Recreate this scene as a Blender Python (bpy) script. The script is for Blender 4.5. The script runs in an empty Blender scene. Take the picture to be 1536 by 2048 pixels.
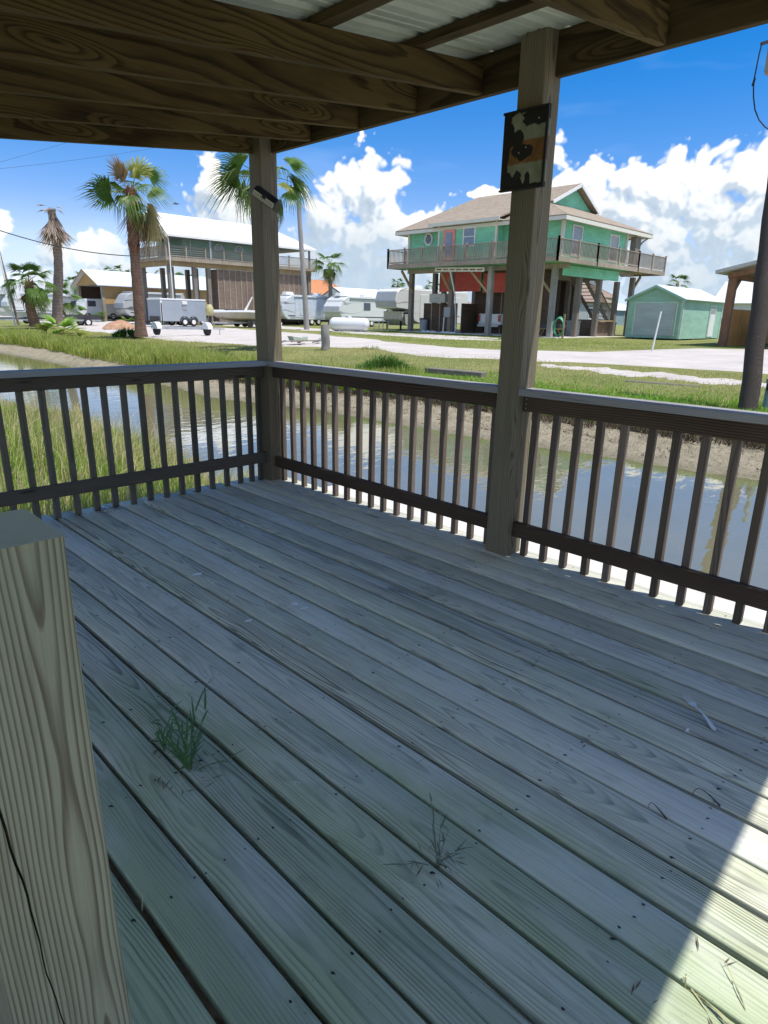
import bpy, bmesh, math, random
import numpy as np
from mathutils import Vector, Matrix, Euler
SC = bpy.context.scene
COL = SC.collection
PI = math.pi
# ------------------------------------------------------------------ camera
CAM = Vector((-3.2105, -4.5452, 1.3764))
FPX, YAW, PITCH, ROLL = 1269.0, 0.7799, 0.3001, 0.0209
def cam_axes():
    cy, sy, cp, sp = math.cos(YAW), math.sin(YAW), math.cos(PITCH), math.sin(PITCH)
    f = Vector((cy*cp, sy*cp, -sp)); r = Vector((sy, -cy, 0)); u = r.cross(f)
    cr, sr = math.cos(ROLL), math.sin(ROLL)
    return cr*r + sr*u, -sr*r + cr*u, f
RX, UX, FX = cam_axes()
cam = bpy.data.cameras.new('camera'); co = bpy.data.objects.new('camera', cam); COL.objects.link(co)
cam.sensor_fit = 'HORIZONTAL'; cam.sensor_width = 36.0; cam.lens = FPX/1536*36
cam.clip_start = 0.02; cam.clip_end = 6000
co.matrix_world = Matrix(((RX.x, UX.x, -FX.x, CAM.x), (RX.y, UX.y, -FX.y, CAM.y), (RX.z, UX.z, -FX.z, CAM.z), (0, 0, 0, 1)))
SC.camera = co
# ------------------------------------------------------------------ sun, exposure
SUN = Vector((0.13, -0.36, 1.0)).normalized()
sl = bpy.data.lights.new('sun', 'SUN'); sl.energy = 2.0; sl.angle = math.radians(0.55); sl.color = (1.0, 0.955, 0.87)
so = bpy.data.objects.new('sun', sl); COL.objects.link(so)
so.rotation_euler = SUN.to_track_quat('Z', 'Y').to_euler()
SC.view_settings.view_transform = 'Standard'; SC.view_settings.look = 'None'
SC.view_settings.gamma = 1; SC.view_settings.use_curve_mapping = False
SC.view_settings.exposure = 1.36
SKY_STRENGTH = 0.058

def ray(px, py):
    d = FX + RX*((px-768)/FPX) - UX*((py-1024)/FPX)
    return d/math.hypot(d.x, d.y)
def azel(px, py):
    d = ray(px, py)
    return YAW - math.atan2(d.y, d.x), math.atan(d.z)
def at_z(px, py, z): d = ray(px, py); return CAM + d*((z-CAM.z)/d.z)
def at_x(px, py, x): d = ray(px, py); return CAM + d*((x-CAM.x)/d.x)
def at_y(px, py, y): d = ray(px, py); return CAM + d*((y-CAM.y)/d.y)
def at_d(px, py, D): d = ray(px, py); return CAM + d*D

# ------------------------------------------------------------------ node helper
class NT:
    def __init__(s, tree): s.t = tree; s.n = tree.nodes; s.l = tree.links; s.n.clear()
    def __call__(s, typ, ins=None, **kw):
        n = s.n.new(typ)
        for k, v in kw.items(): setattr(n, k, v)
        if ins:
            for k, v in ins.items():
                sock = n.inputs[k]
                if isinstance(v, bpy.types.NodeSocket): s.l.new(v, sock)
                else: sock.default_value = v
        return n
    def math(s, op, a, b=None, c=None, clamp=False):
        i = {0: a}
        if b is not None: i[1] = b
        if c is not None: i[2] = c
        n = s('ShaderNodeMath', i, operation=op); n.use_clamp = clamp; return n.outputs[0]
    def vm(s, op, a, b=None):
        i = {0: a}
        if b is not None: i[1] = b
        n = s('ShaderNodeVectorMath', i, operation=op)
        return n.outputs['Value'] if op in ('LENGTH', 'DOT_PRODUCT', 'DISTANCE') else n.outputs[0]
    def mix(s, f, a, b, mode='MIX'):
        n = s('ShaderNodeMix', data_type='RGBA', blend_type=mode)
        for k, v in ((0, f), (6, a), (7, b)):
            if isinstance(v, bpy.types.NodeSocket): s.l.new(v, n.inputs[k])
            else: n.inputs[k].default_value = v if k == 0 else (tuple(v)+(1,))[:4]
        return n.outputs[2]
    def ramp(s, f, stops, interp='LINEAR'):
        n = s('ShaderNodeValToRGB', {0: f}); cr = n.color_ramp; cr.interpolation = interp
        while len(cr.elements) < len(stops): cr.elements.new(0.5)
        for e, (p, c) in zip(cr.elements, stops):
            e.position = p; e.color = (c, c, c, 1) if isinstance(c, (int, float)) else (tuple(c)+(1,))[:4]
        return n.outputs[0]
    def mapr(s, v, a, b, c=0.0, d=1.0, smooth=False):
        n = s('ShaderNodeMapRange', {0: v, 1: a, 2: b, 3: c, 4: d}); n.clamp = True
        if smooth: n.interpolation_type = 'SMOOTHSTEP'
        return n.outputs[0]
    def noise(s, vec, scale, detail=3, rough=0.55, dist=0, color=False, dim='3D'):
        n = s('ShaderNodeTexNoise', {'Scale': scale, 'Detail': detail, 'Roughness': rough, 'Distortion': dist}, noise_dimensions=dim)
        if vec is not None: s.l.new(vec, n.inputs['Vector'])
        return n.outputs['Color' if color else 'Fac']
    def xyz(s, v):
        n = s('ShaderNodeSeparateXYZ', {0: v}); return n.outputs[0], n.outputs[1], n.outputs[2]
    def comb(s, a, b, c):
        return s('ShaderNodeCombineXYZ', {0: a, 1: b, 2: c}).outputs[0]

# ------------------------------------------------------------------ sky
def build_world():
    w = bpy.data.worlds.new('World'); SC.world = w; w.use_nodes = True
    # cloud shape group (azimuth, elevation) -> blob field; detail group -> billows
    def group(name):
        g = bpy.data.node_groups.new(name, 'ShaderNodeTree')
        g.interface.new_socket(name='P', in_out='INPUT', socket_type='NodeSocketVector')
        g.interface.new_socket(name='F', in_out='OUTPUT', socket_type='NodeSocketFloat')
        N = NT(g); gi = N('NodeGroupInput'); go = N('NodeGroupOutput'); return g, N, gi.outputs[0], go.inputs[0]
    gA, N, Q, O = group('cloud_masses')
    blobs = [ # px, py, rx, ry
     (738,345,46,46),(712,395,52,55),(760,365,34,38),(672,440,60,62),(722,470,85,75),(790,470,58,50),(852,447,34,26),(640,520,80,70),
     (720,545,150,62),(820,535,130,58),
     (428,350,26,30),(450,390,44,42),(450,440,60,45),(648,400,12,20),
     (200,512,48,24),(5,480,22,30),(122,505,30,32),(235,500,30,26),(225,548,75,24),(345,545,60,30),
     (985,392,58,13),
     (1118,318,24,32),(1150,355,40,34),(1172,385,46,36),(1205,425,50,50),
     (1264,362,38,36),(1300,385,50,45),(1346,368,44,40),(1404,362,52,42),(1290,430,95,62),(1385,430,110,80),
     (1330,505,140,68),(1230,500,90,50),(1510,345,44,38),(1540,385,62,80),(1520,470,90,80),(1430,545,150,52),(1150,470,80,70),(1080,560,240,40)]
    F = None
    for i, (x, y, rx, ry) in enumerate(blobs):
        a, e = azel(x, y); k = 1.78/1269
        n = N('ShaderNodeVectorMath', {0: Q, 1: (1/(rx*k), 1/(ry*k), 0), 2: (-a/(rx*k), -e/(ry*k), 0)}, operation='MULTIPLY_ADD')
        d = N.vm('LENGTH', n.outputs[0])
        F = d if F is None else N.math('SMOOTH_MIN', F, d, 0.20)
    F = N.math('SUBTRACT', 1.0, F)
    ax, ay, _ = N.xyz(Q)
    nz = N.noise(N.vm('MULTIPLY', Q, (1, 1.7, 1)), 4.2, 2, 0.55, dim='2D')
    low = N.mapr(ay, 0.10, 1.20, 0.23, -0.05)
    fill_clouds = N.math('MULTIPLY', N.math('ADD', N.math('SUBTRACT', nz, 0.55), low), 3.0)  # unseen clouds outside the view, added thick to brighten the shaded deck
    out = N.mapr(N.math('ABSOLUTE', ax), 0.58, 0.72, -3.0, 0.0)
    F = N.math('MAXIMUM', F, N.math('ADD', fill_clouds, out))
    N.l.new(F, O)
    gB, N, Q, O = group('cloud_billows')
    vo = N('ShaderNodeTexVoronoi', {'Vector': Q, 'Scale': 20.0, 'Detail': 2.0, 'Roughness': 0.62, 'Lacunarity': 2.3}, feature='SMOOTH_F1', voronoi_dimensions='2D')
    vo.inputs['Smoothness'].default_value = 0.35
    bil = N.math('SUBTRACT', 0.42, vo.outputs['Distance'])
    fn = N.math('SUBTRACT', N.noise(Q, 55.0, 3, 0.6, dim='2D'), 0.5)
    N.l.new(N.math('ADD', N.math('MULTIPLY', bil, 0.66), N.math('MULTIPLY', fn, 0.17)), O)
    # world tree
    W = NT(w.node_tree)
    tc = W('ShaderNodeTexCoord').outputs['Generated']
    bx = W.vm('DOT_PRODUCT', tc, (math.sin(YAW), -math.cos(YAW), 0))
    by = W.vm('DOT_PRODUCT', tc, (math.cos(YAW), math.sin(YAW), 0))
    _, _, bz = W.xyz(tc)
    az = W.math('ARCTAN2', bx, by); el = W.math('ARCSINE', bz)
    P = W.comb(az, el, 0.0)
    warp = W.noise(P, 9.0, 2, 0.6, color=True, dim='2D')
    P2 = W.vm('ADD', P, W.vm('MULTIPLY', W.vm('SUBTRACT', warp, (0.5, 0.5, 0.5)), (0.034, 0.034, 0.0)))
    def field(g, off):
        n = W('ShaderNodeGroup'); n.node_tree = g
        W.l.new(W.vm('ADD', P2, off) if off else P2, n.inputs[0]); return n.outputs[0]
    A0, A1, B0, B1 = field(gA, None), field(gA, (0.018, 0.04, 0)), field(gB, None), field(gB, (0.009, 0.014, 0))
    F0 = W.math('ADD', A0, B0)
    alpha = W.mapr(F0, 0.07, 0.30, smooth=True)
    lit = W.math('ADD', W.math('MULTIPLY', W.math('SUBTRACT', B0, B1), 0.80), W.math('MULTIPLY', W.math('SUBTRACT', A0, A1), 0.62))
    lit = W.math('ADD', lit, W.mapr(el, 0.0, 0.30, -0.10, 0.10))
    cl = W.ramp(W.math('ADD', lit, 0.50, clamp=True), [(0.0, (0.40, 0.50, 0.63)), (0.42, (0.58, 0.68, 0.80)), (0.60, (0.95, 0.99, 1.03)), (0.85, (1.12, 1.12, 1.10))])
    core = W.mapr(F0, 0.35, 1.3, 1.0, 0.84)
    soft = W.math('MULTIPLY', W.mapr(el, 0.03, 0.19, 0.92, 0.0, smooth=True), W.mapr(W.noise(P, 5.0, 2, 0.5, dim='2D'), 0.35, 0.6, 0.35, 1.0))
    cl = W.mix(soft, cl, (0.50, 0.64, 0.79))
    cl = W.vm('MULTIPLY', cl, W.comb(core, core, core))
    wisp = W.noise(W.vm('MULTIPLY', P, (2.2, 9.0, 0)), 1.6, 3, 0.55, dim='2D')
    wisp = W.math('MULTIPLY', W.mapr(wisp, 0.52, 0.85), 0.12)
    sky = W('ShaderNodeTexSky', sky_type='NISHITA', sun_disc=False)
    sky.sun_elevation = math.asin(SUN.z); sky.sun_rotation = math.atan2(SUN.x, SUN.y)
    sky.air_density = 1.0; sky.dust_density = 0.35; sky.ozone_density = 2.2
    sk = W.vm('MULTIPLY', sky.outputs[0], (SKY_STRENGTH,)*3)
    hs = W('ShaderNodeHueSaturation', {'Saturation': 1.55, 'Value': 1.0, 'Color': sk}).outputs[0]
    hs = W.vm('MULTIPLY', hs, (1.35, 0.97, 1.12))
    sk = W.mix(wisp, hs, (0.52, 0.60, 0.70))
    haze = W.mapr(el, 0.0, 0.15, 0.80, 0.0, smooth=True)
    sk = W.mix(haze, sk, (0.23, 0.35, 0.50))
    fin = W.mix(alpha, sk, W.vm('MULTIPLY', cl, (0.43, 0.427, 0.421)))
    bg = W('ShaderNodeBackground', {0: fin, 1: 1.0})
    o = W('ShaderNodeOutputWorld'); W.l.new(bg.outputs[0], o.inputs[0])
    w.cycles.sampling_method = 'NONE'
    SC.cycles.max_bounces = 6; SC.cycles.diffuse_bounces = 3; SC.cycles.glossy_bounces = 3; SC.cycles.transmission_bounces = 4; SC.cycles.transparent_max_bounces = 6
build_world()

# ------------------------------------------------------------------ mesh builder
class MB:
    def __init__(s): s.v = []; s.f = []
    def add(s, vs, fs):
        b = len(s.v); s.v.extend([tuple(v) for v in vs]); s.f.extend([tuple(i+b for i in f) for f in fs]); return s
    def box(s, x0, x1, y0, y1, z0, z1):
        v = [(x, y, z) for z in (z0, z1) for y in (y0, y1) for x in (x0, x1)]
        return s.add(v, [(0, 2, 3, 1), (4, 5, 7, 6), (0, 1, 5, 4), (2, 6, 7, 3), (0, 4, 6, 2), (1, 3, 7, 5)])
    def beam(s, p, q, w, h, up=(0, 0, 1)):
        p, q = Vector(p), Vector(q); d = (q-p).normalized(); up = Vector(up)
        if abs(d.dot(up)) > 0.98: up = Vector((1, 0, 0))
        r = d.cross(up).normalized(); u = r.cross(d)
        vs = [c + r*(sx*w/2) + u*(sz*h/2) for c in (p, q) for sz in (-1, 1) for sx in (-1, 1)]
        return s.add(vs, [(0, 1, 3, 2), (4, 6, 7, 5), (0, 4, 5, 1), (2, 3, 7, 6), (0, 2, 6, 4), (1, 5, 7, 3)])
    def tube(s, pts, rad, n=8, caps=True):
        pts = [Vector(p) for p in pts]; m = len(pts)
        if not hasattr(rad, '__len__'): rad = [rad]*m
        d0 = (pts[1]-pts[0]).normalized(); ref = Vector((0, 0, 1)) if abs(d0.z) < 0.9 else Vector((1, 0, 0))
        vs = []
        for i, p in enumerate(pts):
            d = (pts[min(i+1, m-1)]-pts[max(i-1, 0)]).normalized()
            r = d.cross(ref); r = r.normalized() if r.length > 1e-6 else Vector((1, 0, 0)); u = r.cross(d)
            for k in range(n):
                a = 2*PI*k/n; vs.append(p + (r*math.cos(a) + u*math.sin(a))*rad[i])
        fs = [(i*n+k, i*n+(k+1) % n, (i+1)*n+(k+1) % n, (i+1)*n+k) for i in range(m-1) for k in range(n)]
        if caps: fs += [tuple(range(n))[::-1], tuple((m-1)*n+k for k in range(n))]
        return s.add(vs, fs)
    def prism(s, poly, vec):
        n = len(poly); vec = Vector(vec); poly = [Vector(p) for p in poly]
        return s.add(poly + [p+vec for p in poly], [tuple(range(n))[::-1], tuple(range(n, 2*n))] + [(i, (i+1) % n, (i+1) % n+n, i+n) for i in range(n)])
    def face(s, *pts): return s.add(pts, [tuple(range(len(pts)))])
    def slab(s, pts, t):  # quad/poly thickened along its normal
        p = [Vector(q) for q in pts]; nrm = (p[1]-p[0]).cross(p[2]-p[0]).normalized()
        return s.prism(p, nrm*t)
    def build(s, name, mat, parent=None, smooth=False, bevel=0.0, origin=None, world=False):
        if world and parent is not None: origin = parent_loc(parent)
        vs = np.array(s.v, dtype=np.float32).reshape(-1, 3)
        if origin is not None: vs = vs - np.array(origin, dtype=np.float32)
        me = bpy.data.meshes.new(name); me.from_pydata(vs.tolist(), [], s.f); me.update()
        o = bpy.data.objects.new(name, me); COL.objects.link(o)
        bm = bmesh.new(); bm.from_mesh(me)
        if bevel > 0: bmesh.ops.bevel(bm, geom=bm.edges[:], offset=bevel, segments=1, affect='EDGES', clamp_overlap=True)
        bmesh.ops.recalc_face_normals(bm, faces=bm.faces[:])
        bm.to_mesh(me); bm.free()
        if smooth:
            me.polygons.foreach_set('use_smooth', [True]*len(me.polygons))
            try: me.set_sharp_from_angle(angle=math.radians(38))
            except Exception: pass
        for m in (mat if isinstance(mat, (list, tuple)) else [mat]): me.materials.append(m)
        if parent is not None: o.parent = parent
        elif origin is not None: o.location = origin
        return o
def parent_loc(p):
    l = Vector((0, 0, 0))
    while p is not None: l += p.location; p = p.parent
    return l
def tag(o, label=None, cat=None, group=None, kind=None):
    if label: o['label'] = label
    if cat: o['category'] = cat
    if group: o['group'] = group
    if kind: o['kind'] = kind
    return o
def empty(name, loc, label=None, cat=None, group=None, rz=0.0):
    o = bpy.data.objects.new(name, None); COL.objects.link(o); o.location = loc; o.rotation_euler = (0, 0, rz); o.empty_display_size = 0.1
    return tag(o, label, cat, group)
def copy_obj(o, parent=None):
    c = o.copy(); COL.objects.link(c); c.parent = parent; return c
def box(name, mat, parent, b, bevel=0.0, **k):
    return MB().box(*b).build(name, mat, parent, bevel=bevel, **k)

# ------------------------------------------------------------------ materials
MATS = {}
def new_mat(name):
    m = bpy.data.materials.new(name); m.use_nodes = True; N = NT(m.node_tree)
    out = N('ShaderNodeOutputMaterial'); b = N('ShaderNodeBsdfPrincipled')
    N.l.new(b.outputs[0], out.inputs[0]); return m, N, b
def plain(name, col, rough=0.6, metal=0.0, var=0.12, scale=3.0, bump=0.0, streak=0.0, spec=0.5, alpha=None):
    if name in MATS: return MATS[name]
    m, N, b = new_mat(name)
    tc = N('ShaderNodeTexCoord').outputs['Object']
    n = N.noise(tc, scale, 5, 0.6)
    f = N.mapr(n, 0.3, 0.7, 1-var, 1+var)
    if streak:
        n2 = N.noise(N.vm('MULTIPLY', tc, (6, 6, 0.35)), 2.0, 4, 0.6)
        f = N.math('MULTIPLY', f, N.mapr(n2, 0.35, 0.75, 1.0, 1-streak))
    c = N.vm('MULTIPLY', N('ShaderNodeRGB').outputs[0], N.comb(f, f, f))
    N.n[-1]
    for nd in N.n:
        if nd.type == 'RGB': nd.outputs[0].default_value = tuple(col)+(1,)
    N.l.new(c, b.inputs['Base Color'])
    b.inputs['Roughness'].default_value = rough; b.inputs['Metallic'].default_value = metal
    b.inputs['Specular IOR Level'].default_value = spec
    if bump:
        bp = N('ShaderNodeBump', {'Strength': bump, 'Distance': 0.02, 'Height': N.noise(tc, scale*6, 4, 0.6)})
        N.l.new(bp.outputs[0], b.inputs['Normal'])
    MATS[name] = m; return m

def wood(name, light, dark, axis='Y', pitch=0.009, contrast=0.6, blotch=0.25, green=0.0, greencol=(0.10, 0.14, 0.09), rough=0.82, wander=0.10,
         bump=0.35, knots=0.6, tint=0.12, cen=0.05, fiber=0.3, algae_world=False, vary=True, checks=0.5):
    if name in MATS: return MATS[name]
    m, N, b = new_mat(name)
    tc = N('ShaderNodeTexCoord').outputs['Object']
    rnd = N('ShaderNodeObjectInfo').outputs['Random']
    x, y, z = N.xyz(tc)
    U, V, W_ = {'X': (x, y, z), 'Y': (y, x, z), 'Z': (z, x, y)}[axis]
    off = N.math('MULTIPLY', rnd, 37.0)
    u = N.math('ADD', U, off)
    p1 = N.comb(N.math('MULTIPLY', u, 0.55), N.math('MULTIPLY', V, 2.0), N.math('MULTIPLY', W_, 2.0))
    n1 = N.math('SUBTRACT', N.noise(p1, 1.0, 2, 0.5), 0.5)
    p2 = N.comb(N.math('MULTIPLY', u, 0.8), N.math('ADD', off, 5.0), 0.0)
    n2 = N.math('SUBTRACT', N.noise(p2, 1.0, 2, 0.4), 0.5)
    cv = N.math('MULTIPLY', N.math('SUBTRACT', N.math('FRACT', N.math('MULTIPLY', rnd, 7.31)), 0.5), 0.12)
    vv = N.math('ADD', N.math('SUBTRACT', V, cv), N.math('MULTIPLY', n1, 0.05))
    wv = N.mapr(N.math('FRACT', N.math('MULTIPLY', rnd, 5.37)), 0.0, 1.0, 0.35, 1.25)
    ww = N.math('ADD', N.math('ADD', W_, cen), N.math('MULTIPLY', N.math('MULTIPLY', n2, wv), wander*2))
    # knots push the rings aside
    kp = N.comb(N.math('MULTIPLY', u, 1.25), N.math('MULTIPLY', V, 7.0), N.math('MULTIPLY', W_, 7.0))
    kv = N('ShaderNodeTexVoronoi', {'Vector': kp, 'Scale': 1.0, 'Randomness': 1.0}); kd = kv.outputs['Distance']
    kn = N.mapr(kd, 0.05, 0.42, 1.0, 0.0, smooth=True)
    rr = N.math('SQRT', N.math('ADD', N.math('MULTIPLY', vv, vv), N.math('MULTIPLY', ww, ww)))
    rr = N.math('ADD', rr, N.math('MULTIPLY', kn, 0.03*knots))
    rr = N.math('ADD', rr, N.math('MULTIPLY', N.math('SUBTRACT', N.noise(N.comb(N.math('MULTIPLY', u, 2.0), N.math('MULTIPLY', V, 14), N.math('MULTIPLY', W_, 14)), 1.0, 3), 0.5), 0.008))
    ring = N.math('FRACT', N.math('DIVIDE', rr, pitch))
    late = N.ramp(ring, [(0.0, 0.0), (0.45, 0.12), (0.82, 1.0), (0.93, 0.85), (1.0, 0.0)])
    fib = N.noise(N.comb(N.math('MULTIPLY', u, 5.0), N.math('MULTIPLY', V, 260.0), N.math('MULTIPLY', W_, 260.0)), 1.0, 2, 0.6)
    fib2 = N.noise(N.comb(N.math('MULTIPLY', u, 1.4), N.math('MULTIPLY', V, 40.0), N.math('MULTIPLY', W_, 40.0)), 1.0, 3, 0.6)
    big = N.noise(N.comb(N.math('MULTIPLY', u, 0.9), N.math('MULTIPLY', V, 4.0), N.math('MULTIPLY', W_, 4.0)), 1.0, 3, 0.6)
    cv2 = N.math('MULTIPLY', N.mapr(N.math('FRACT', N.math('MULTIPLY', rnd, 11.9)), 0.0, 1.0, 0.45, 1.5), N.mapr(big, 0.35, 0.65, 0.4, 1.2))
    f = N.math('MULTIPLY', N.math('MULTIPLY', late, contrast), cv2 if vary else 1.0)
    f = N.math('ADD', f, N.math('MULTIPLY', N.math('SUBTRACT', fib, 0.5), fiber*1.6))
    f = N.math('ADD', f, N.math('MULTIPLY', N.math('SUBTRACT', fib2, 0.5), fiber*1.6), clamp=True)
    c = N.mix(f, light, dark)
    bl = N.noise(N.comb(N.math('MULTIPLY', u, 1.1), N.math('MULTIPLY', V, 5.0), N.math('MULTIPLY', W_, 5.0)), 1.3, 4, 0.6)
    c = N.mix(N.mapr(bl, 0.45, 0.8, 0, blotch), c, tuple(k*0.45 for k in dark))
    core = N.mapr(kd, 0.045, 0.085, 0.75*min(knots, 1), 0.0)
    c = N.mix(core, c, tuple(k*0.5 for k in dark))
    if green > 0:
        if algae_world:
            pos = N('ShaderNodeNewGeometry').outputs['Position']
            gx, gy, gz = N.xyz(pos)
            gn = N.noise(N.vm('MULTIPLY', pos, (2.6, 0.9, 1)), 1.0, 5, 0.65)
            near = N.mapr(N.math('ADD', gx, N.math('MULTIPLY', gy, 0.42)), -3.0, -4.1, -0.05, 0.30)
            gf = N.mapr(N.math('ADD', gn, near), 0.46, 0.80, 0, green, smooth=True)
        else:
            gn = N.noise(tc, 2.2, 5, 0.65); gf = N.mapr(gn, 0.45, 0.75, 0, green)
        c = N.mix(gf, c, N.mix(f, greencol, tuple(k*0.55 for k in greencol)))
    if algae_world:
        dn = N.noise(N.vm('MULTIPLY', pos, (5.5, 2.6, 1)), 1.0, 4, 0.7)
        c = N.mix(N.mapr(dn, 0.56, 0.74, 0, 0.45, smooth=True), c, (0.13, 0.14, 0.115))
        sn = N.noise(N.vm('ADD', N.vm('MULTIPLY', pos, (3.6, 1.1, 1)), N.comb(off, 0.0, 0.0)), 1.0, 4, 0.6)
        c = N.mix(N.mapr(sn, 0.52, 0.72, 0, 0.38, smooth=True), c, (0.70, 0.73, 0.68))
        sp = N.noise(pos, 95.0, 2, 0.6); c = N.mix(N.mapr(sp, 0.68, 0.76, 0, 0.5), c, (0.10, 0.10, 0.085))
    ck = N.noise(N.comb(N.math('MULTIPLY', u, 1.6), N.math('MULTIPLY', V, 120.0), N.math('MULTIPLY', W_, 120.0)), 1.0, 2, 0.5)
    ckm = N.mapr(ck, 0.69, 0.74, 0, checks); c = N.mix(ckm, c, tuple(k*0.25 for k in dark))
    tf = N.mapr(rnd, 0, 1, 1-tint, 1+tint)
    c = N.vm('MULTIPLY', c, N.comb(tf, tf, N.math('MULTIPLY', tf, N.mapr(N.math('FRACT', N.math('MULTIPLY', rnd, 3.7)), 0, 1, 0.94, 1.06))))
    N.l.new(c, b.inputs['Base Color'])
    b.inputs['Roughness'].default_value = rough; b.inputs['Specular IOR Level'].default_value = 0.3
    hgt = N.math('SUBTRACT', N.math('SUBTRACT', N.math('MULTIPLY', late, 0.6), N.math('MULTIPLY', fib, 0.7)), N.math('MULTIPLY', ckm, 2.0))
    bp = N('ShaderNodeBump', {'Strength': bump, 'Distance': 0.0025, 'Height': hgt}); N.l.new(bp.outputs[0], b.inputs['Normal'])
    MATS[name] = m; return m

DECKW = dict(light=(0.67, 0.67, 0.54), dark=(0.20, 0.20, 0.17), pitch=0.0075, contrast=0.66, fiber=0.70, wander=0.085, knots=0.5, green=0.7, greencol=(0.31, 0.41, 0.20), algae_world=True, blotch=0.28, tint=0.20)
POSTW = dict(light=(0.22, 0.225, 0.17), dark=(0.105, 0.10, 0.07), pitch=0.011, contrast=0.6)
# ================================================================== TERRAIN, WATER
random.seed(7); rng = np.random.default_rng(11)
WATER_Z = -0.82
def fbm1(t, s=0.0):
    return (math.sin(t*0.61+s)+0.6*math.sin(t*1.37+1.7+s*2)+0.35*math.sin(t*2.9+0.4+s)+0.2*math.sin(t*6.1+s*3))/2.15
def lerp(t, pts):
    for (a, b), (c, d) in zip(pts, pts[1:]):
        if t <= c: return b + (d-b)*max(0.0, (t-a)/(c-a))
    return pts[-1][1]
def shore_x(y):
    base = lerp(y, [(-20, 7.6), (-2.2, 7.22), (0.5, 6.85), (2.5, 6.62), (6, 6.46), (8.7, 6.62), (9.6, 6.15), (10.5, 5.72), (11.6, 5.8), (15, 6.4), (40, 6.6), (90, 7.0)])
    return base + 0.10*fbm1(y*2.3)
def grass_x(y):
    return lerp(y, [(-20, 8.8), (0, 8.45), (4, 8.28), (7, 8.25), (9, 7.7), (11, 7.35), (15, 7.2), (19, 7.15), (22, 7.15), (30, 7.9), (37, 7.6), (90, 8)]) + 0.12*fbm1(y*1.9, 2.0)
def near_x(y):  # inner edge of the near bank (left of the deck, beyond the bulkhead)
    return lerp(y, [(0.3, 0.95), (2.0, 0.95), (3, 0.98), (4.5, 1.1), (8, 1.5), (10, 1.7), (12, 1.6), (16, 0.9), (30, 0.4), (90, 0)]) + 0.08*fbm1(y*1.7, 4.0)
def ground_z(x, y):
    s, g = shore_x(y), grass_x(y)
    if x < 3.0:
        n = near_x(max(y, 0.3))
        if y < 0.3: return -1.45
        if x > n + 0.9: return -1.35
        if x > n: return -0.80 - 0.55*(x-n)/0.9
        return lerp(n-x, [(0, -0.80), (0.4, -0.72), (1.2, -0.55), (3, -0.4), (8, -0.3), (30, -0.2)])
    if x < s: return max(-1.4, WATER_Z - (s-x)*0.45)
    if x < g: return WATER_Z + (x-s)/(g-s)*0.26
    if x < g+0.35: return -0.56 + (x-g)/0.35*0.14
    return lerp(x, [(g+0.35, -0.42), (11.0, -0.30), (13.5, -0.16), (17, -0.02), (24, 0.10), (33, 0.22), (45, 0.28), (80, 0.40), (200, 0.5)])
def vgrid(name, xs, ys, zf, mat, jitter=0.0):
    nx, ny = len(xs), len(ys)
    vs = [(x, y, zf(x, y)+(random.uniform(-1, 1)*jitter)) for y in ys for x in xs]
    fs = [(j*nx+i, j*nx+i+1, (j+1)*nx+i+1, (j+1)*nx+i) for j in range(ny-1) for i in range(nx-1)]
    me = bpy.data.meshes.new(name); me.from_pydata(vs, [], fs); me.update()
    me.polygons.foreach_set('use_smooth', [True]*len(me.polygons)); me.materials.append(mat)
    o = bpy.data.objects.new(name, me); COL.objects.link(o); return o
def spacing(bounds):  # [(start, step), ..., (end, 0)]
    out = []
    for (a, st), (b, _) in zip(bounds, bounds[1:]):
        n = max(1, int(round((b-a)/st))); out += [a+(b-a)*i/n for i in range(n)]
    return out+[bounds[-1][0]]

def m_ground():
    m, N, b = new_mat('ground_cover')
    pos = N('ShaderNodeNewGeometry').outputs['Position']; x, y, z = N.xyz(pos)
    fl = N.comb(x, y, 0.0)
    n1, n2, n3 = N.noise(fl, 0.35, 5, 0.6), N.noise(fl, 2.3, 5, 0.65), N.noise(fl, 24.0, 4, 0.7)
    grass = N.mix(N.mapr(n1, 0.35, 0.65), (0.19, 0.23, 0.05), (0.36, 0.34, 0.13))
    grass = N.mix(N.mapr(n2, 0.5, 0.72, 0, 0.65), grass, (0.40, 0.36, 0.19))
    grass = N.mix(N.mapr(n3, 0.35, 0.75, 0.0, 0.6), grass, (0.08, 0.12, 0.025))
    mud = N.mix(N.mapr(n2, 0.35, 0.7), (0.42, 0.365, 0.255), (0.27, 0.24, 0.155))
    mud = N.mix(N.mapr(N.noise(fl, 9.0, 5, 0.75), 0.54, 0.66, 0, 0.75), mud, (0.07, 0.058, 0.04))
    wet = N.mapr(z, WATER_Z-0.02, WATER_Z+0.08, 1.0, 0.0)
    mud = N.mix(N.math('MULTIPLY', wet, 0.55), mud, (0.15, 0.135, 0.07))
    zz = N.math('ADD', z, N.math('MULTIPLY', N.math('SUBTRACT', n2, 0.5), 0.16))
    gm = N.mapr(zz, -0.54, -0.44)
    c = N.mix(gm, mud, grass)
    N.l.new(c, b.inputs['Base Color'])
    N.l.new(N.mapr(wet, 0, 1, 0.92, 0.45), b.inputs['Roughness']); b.inputs['Specular IOR Level'].default_value = 0.25
    bp = N('ShaderNodeBump', {'Strength': 0.9, 'Distance': 0.06, 'Height': N.math('ADD', n3, N.noise(fl, 7.0, 5, 0.7))}); N.l.new(bp.outputs[0], b.inputs['Normal'])
    return m
M_GROUND = m_ground()
xs = spacing([(-60, 12), (-12, 1.5), (-3, 0.5), (0, 0.15), (3.4, 0.4), (5.2, 0.12), (11, 0.4), (18, 1.5), (34, 6), (80, 30), (420, 0)])
ys = spacing([(-80, 12), (-14, 1.0), (-6, 0.35), (14, 0.5), (40, 2.0), (90, 12), (420, 0)])
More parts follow.
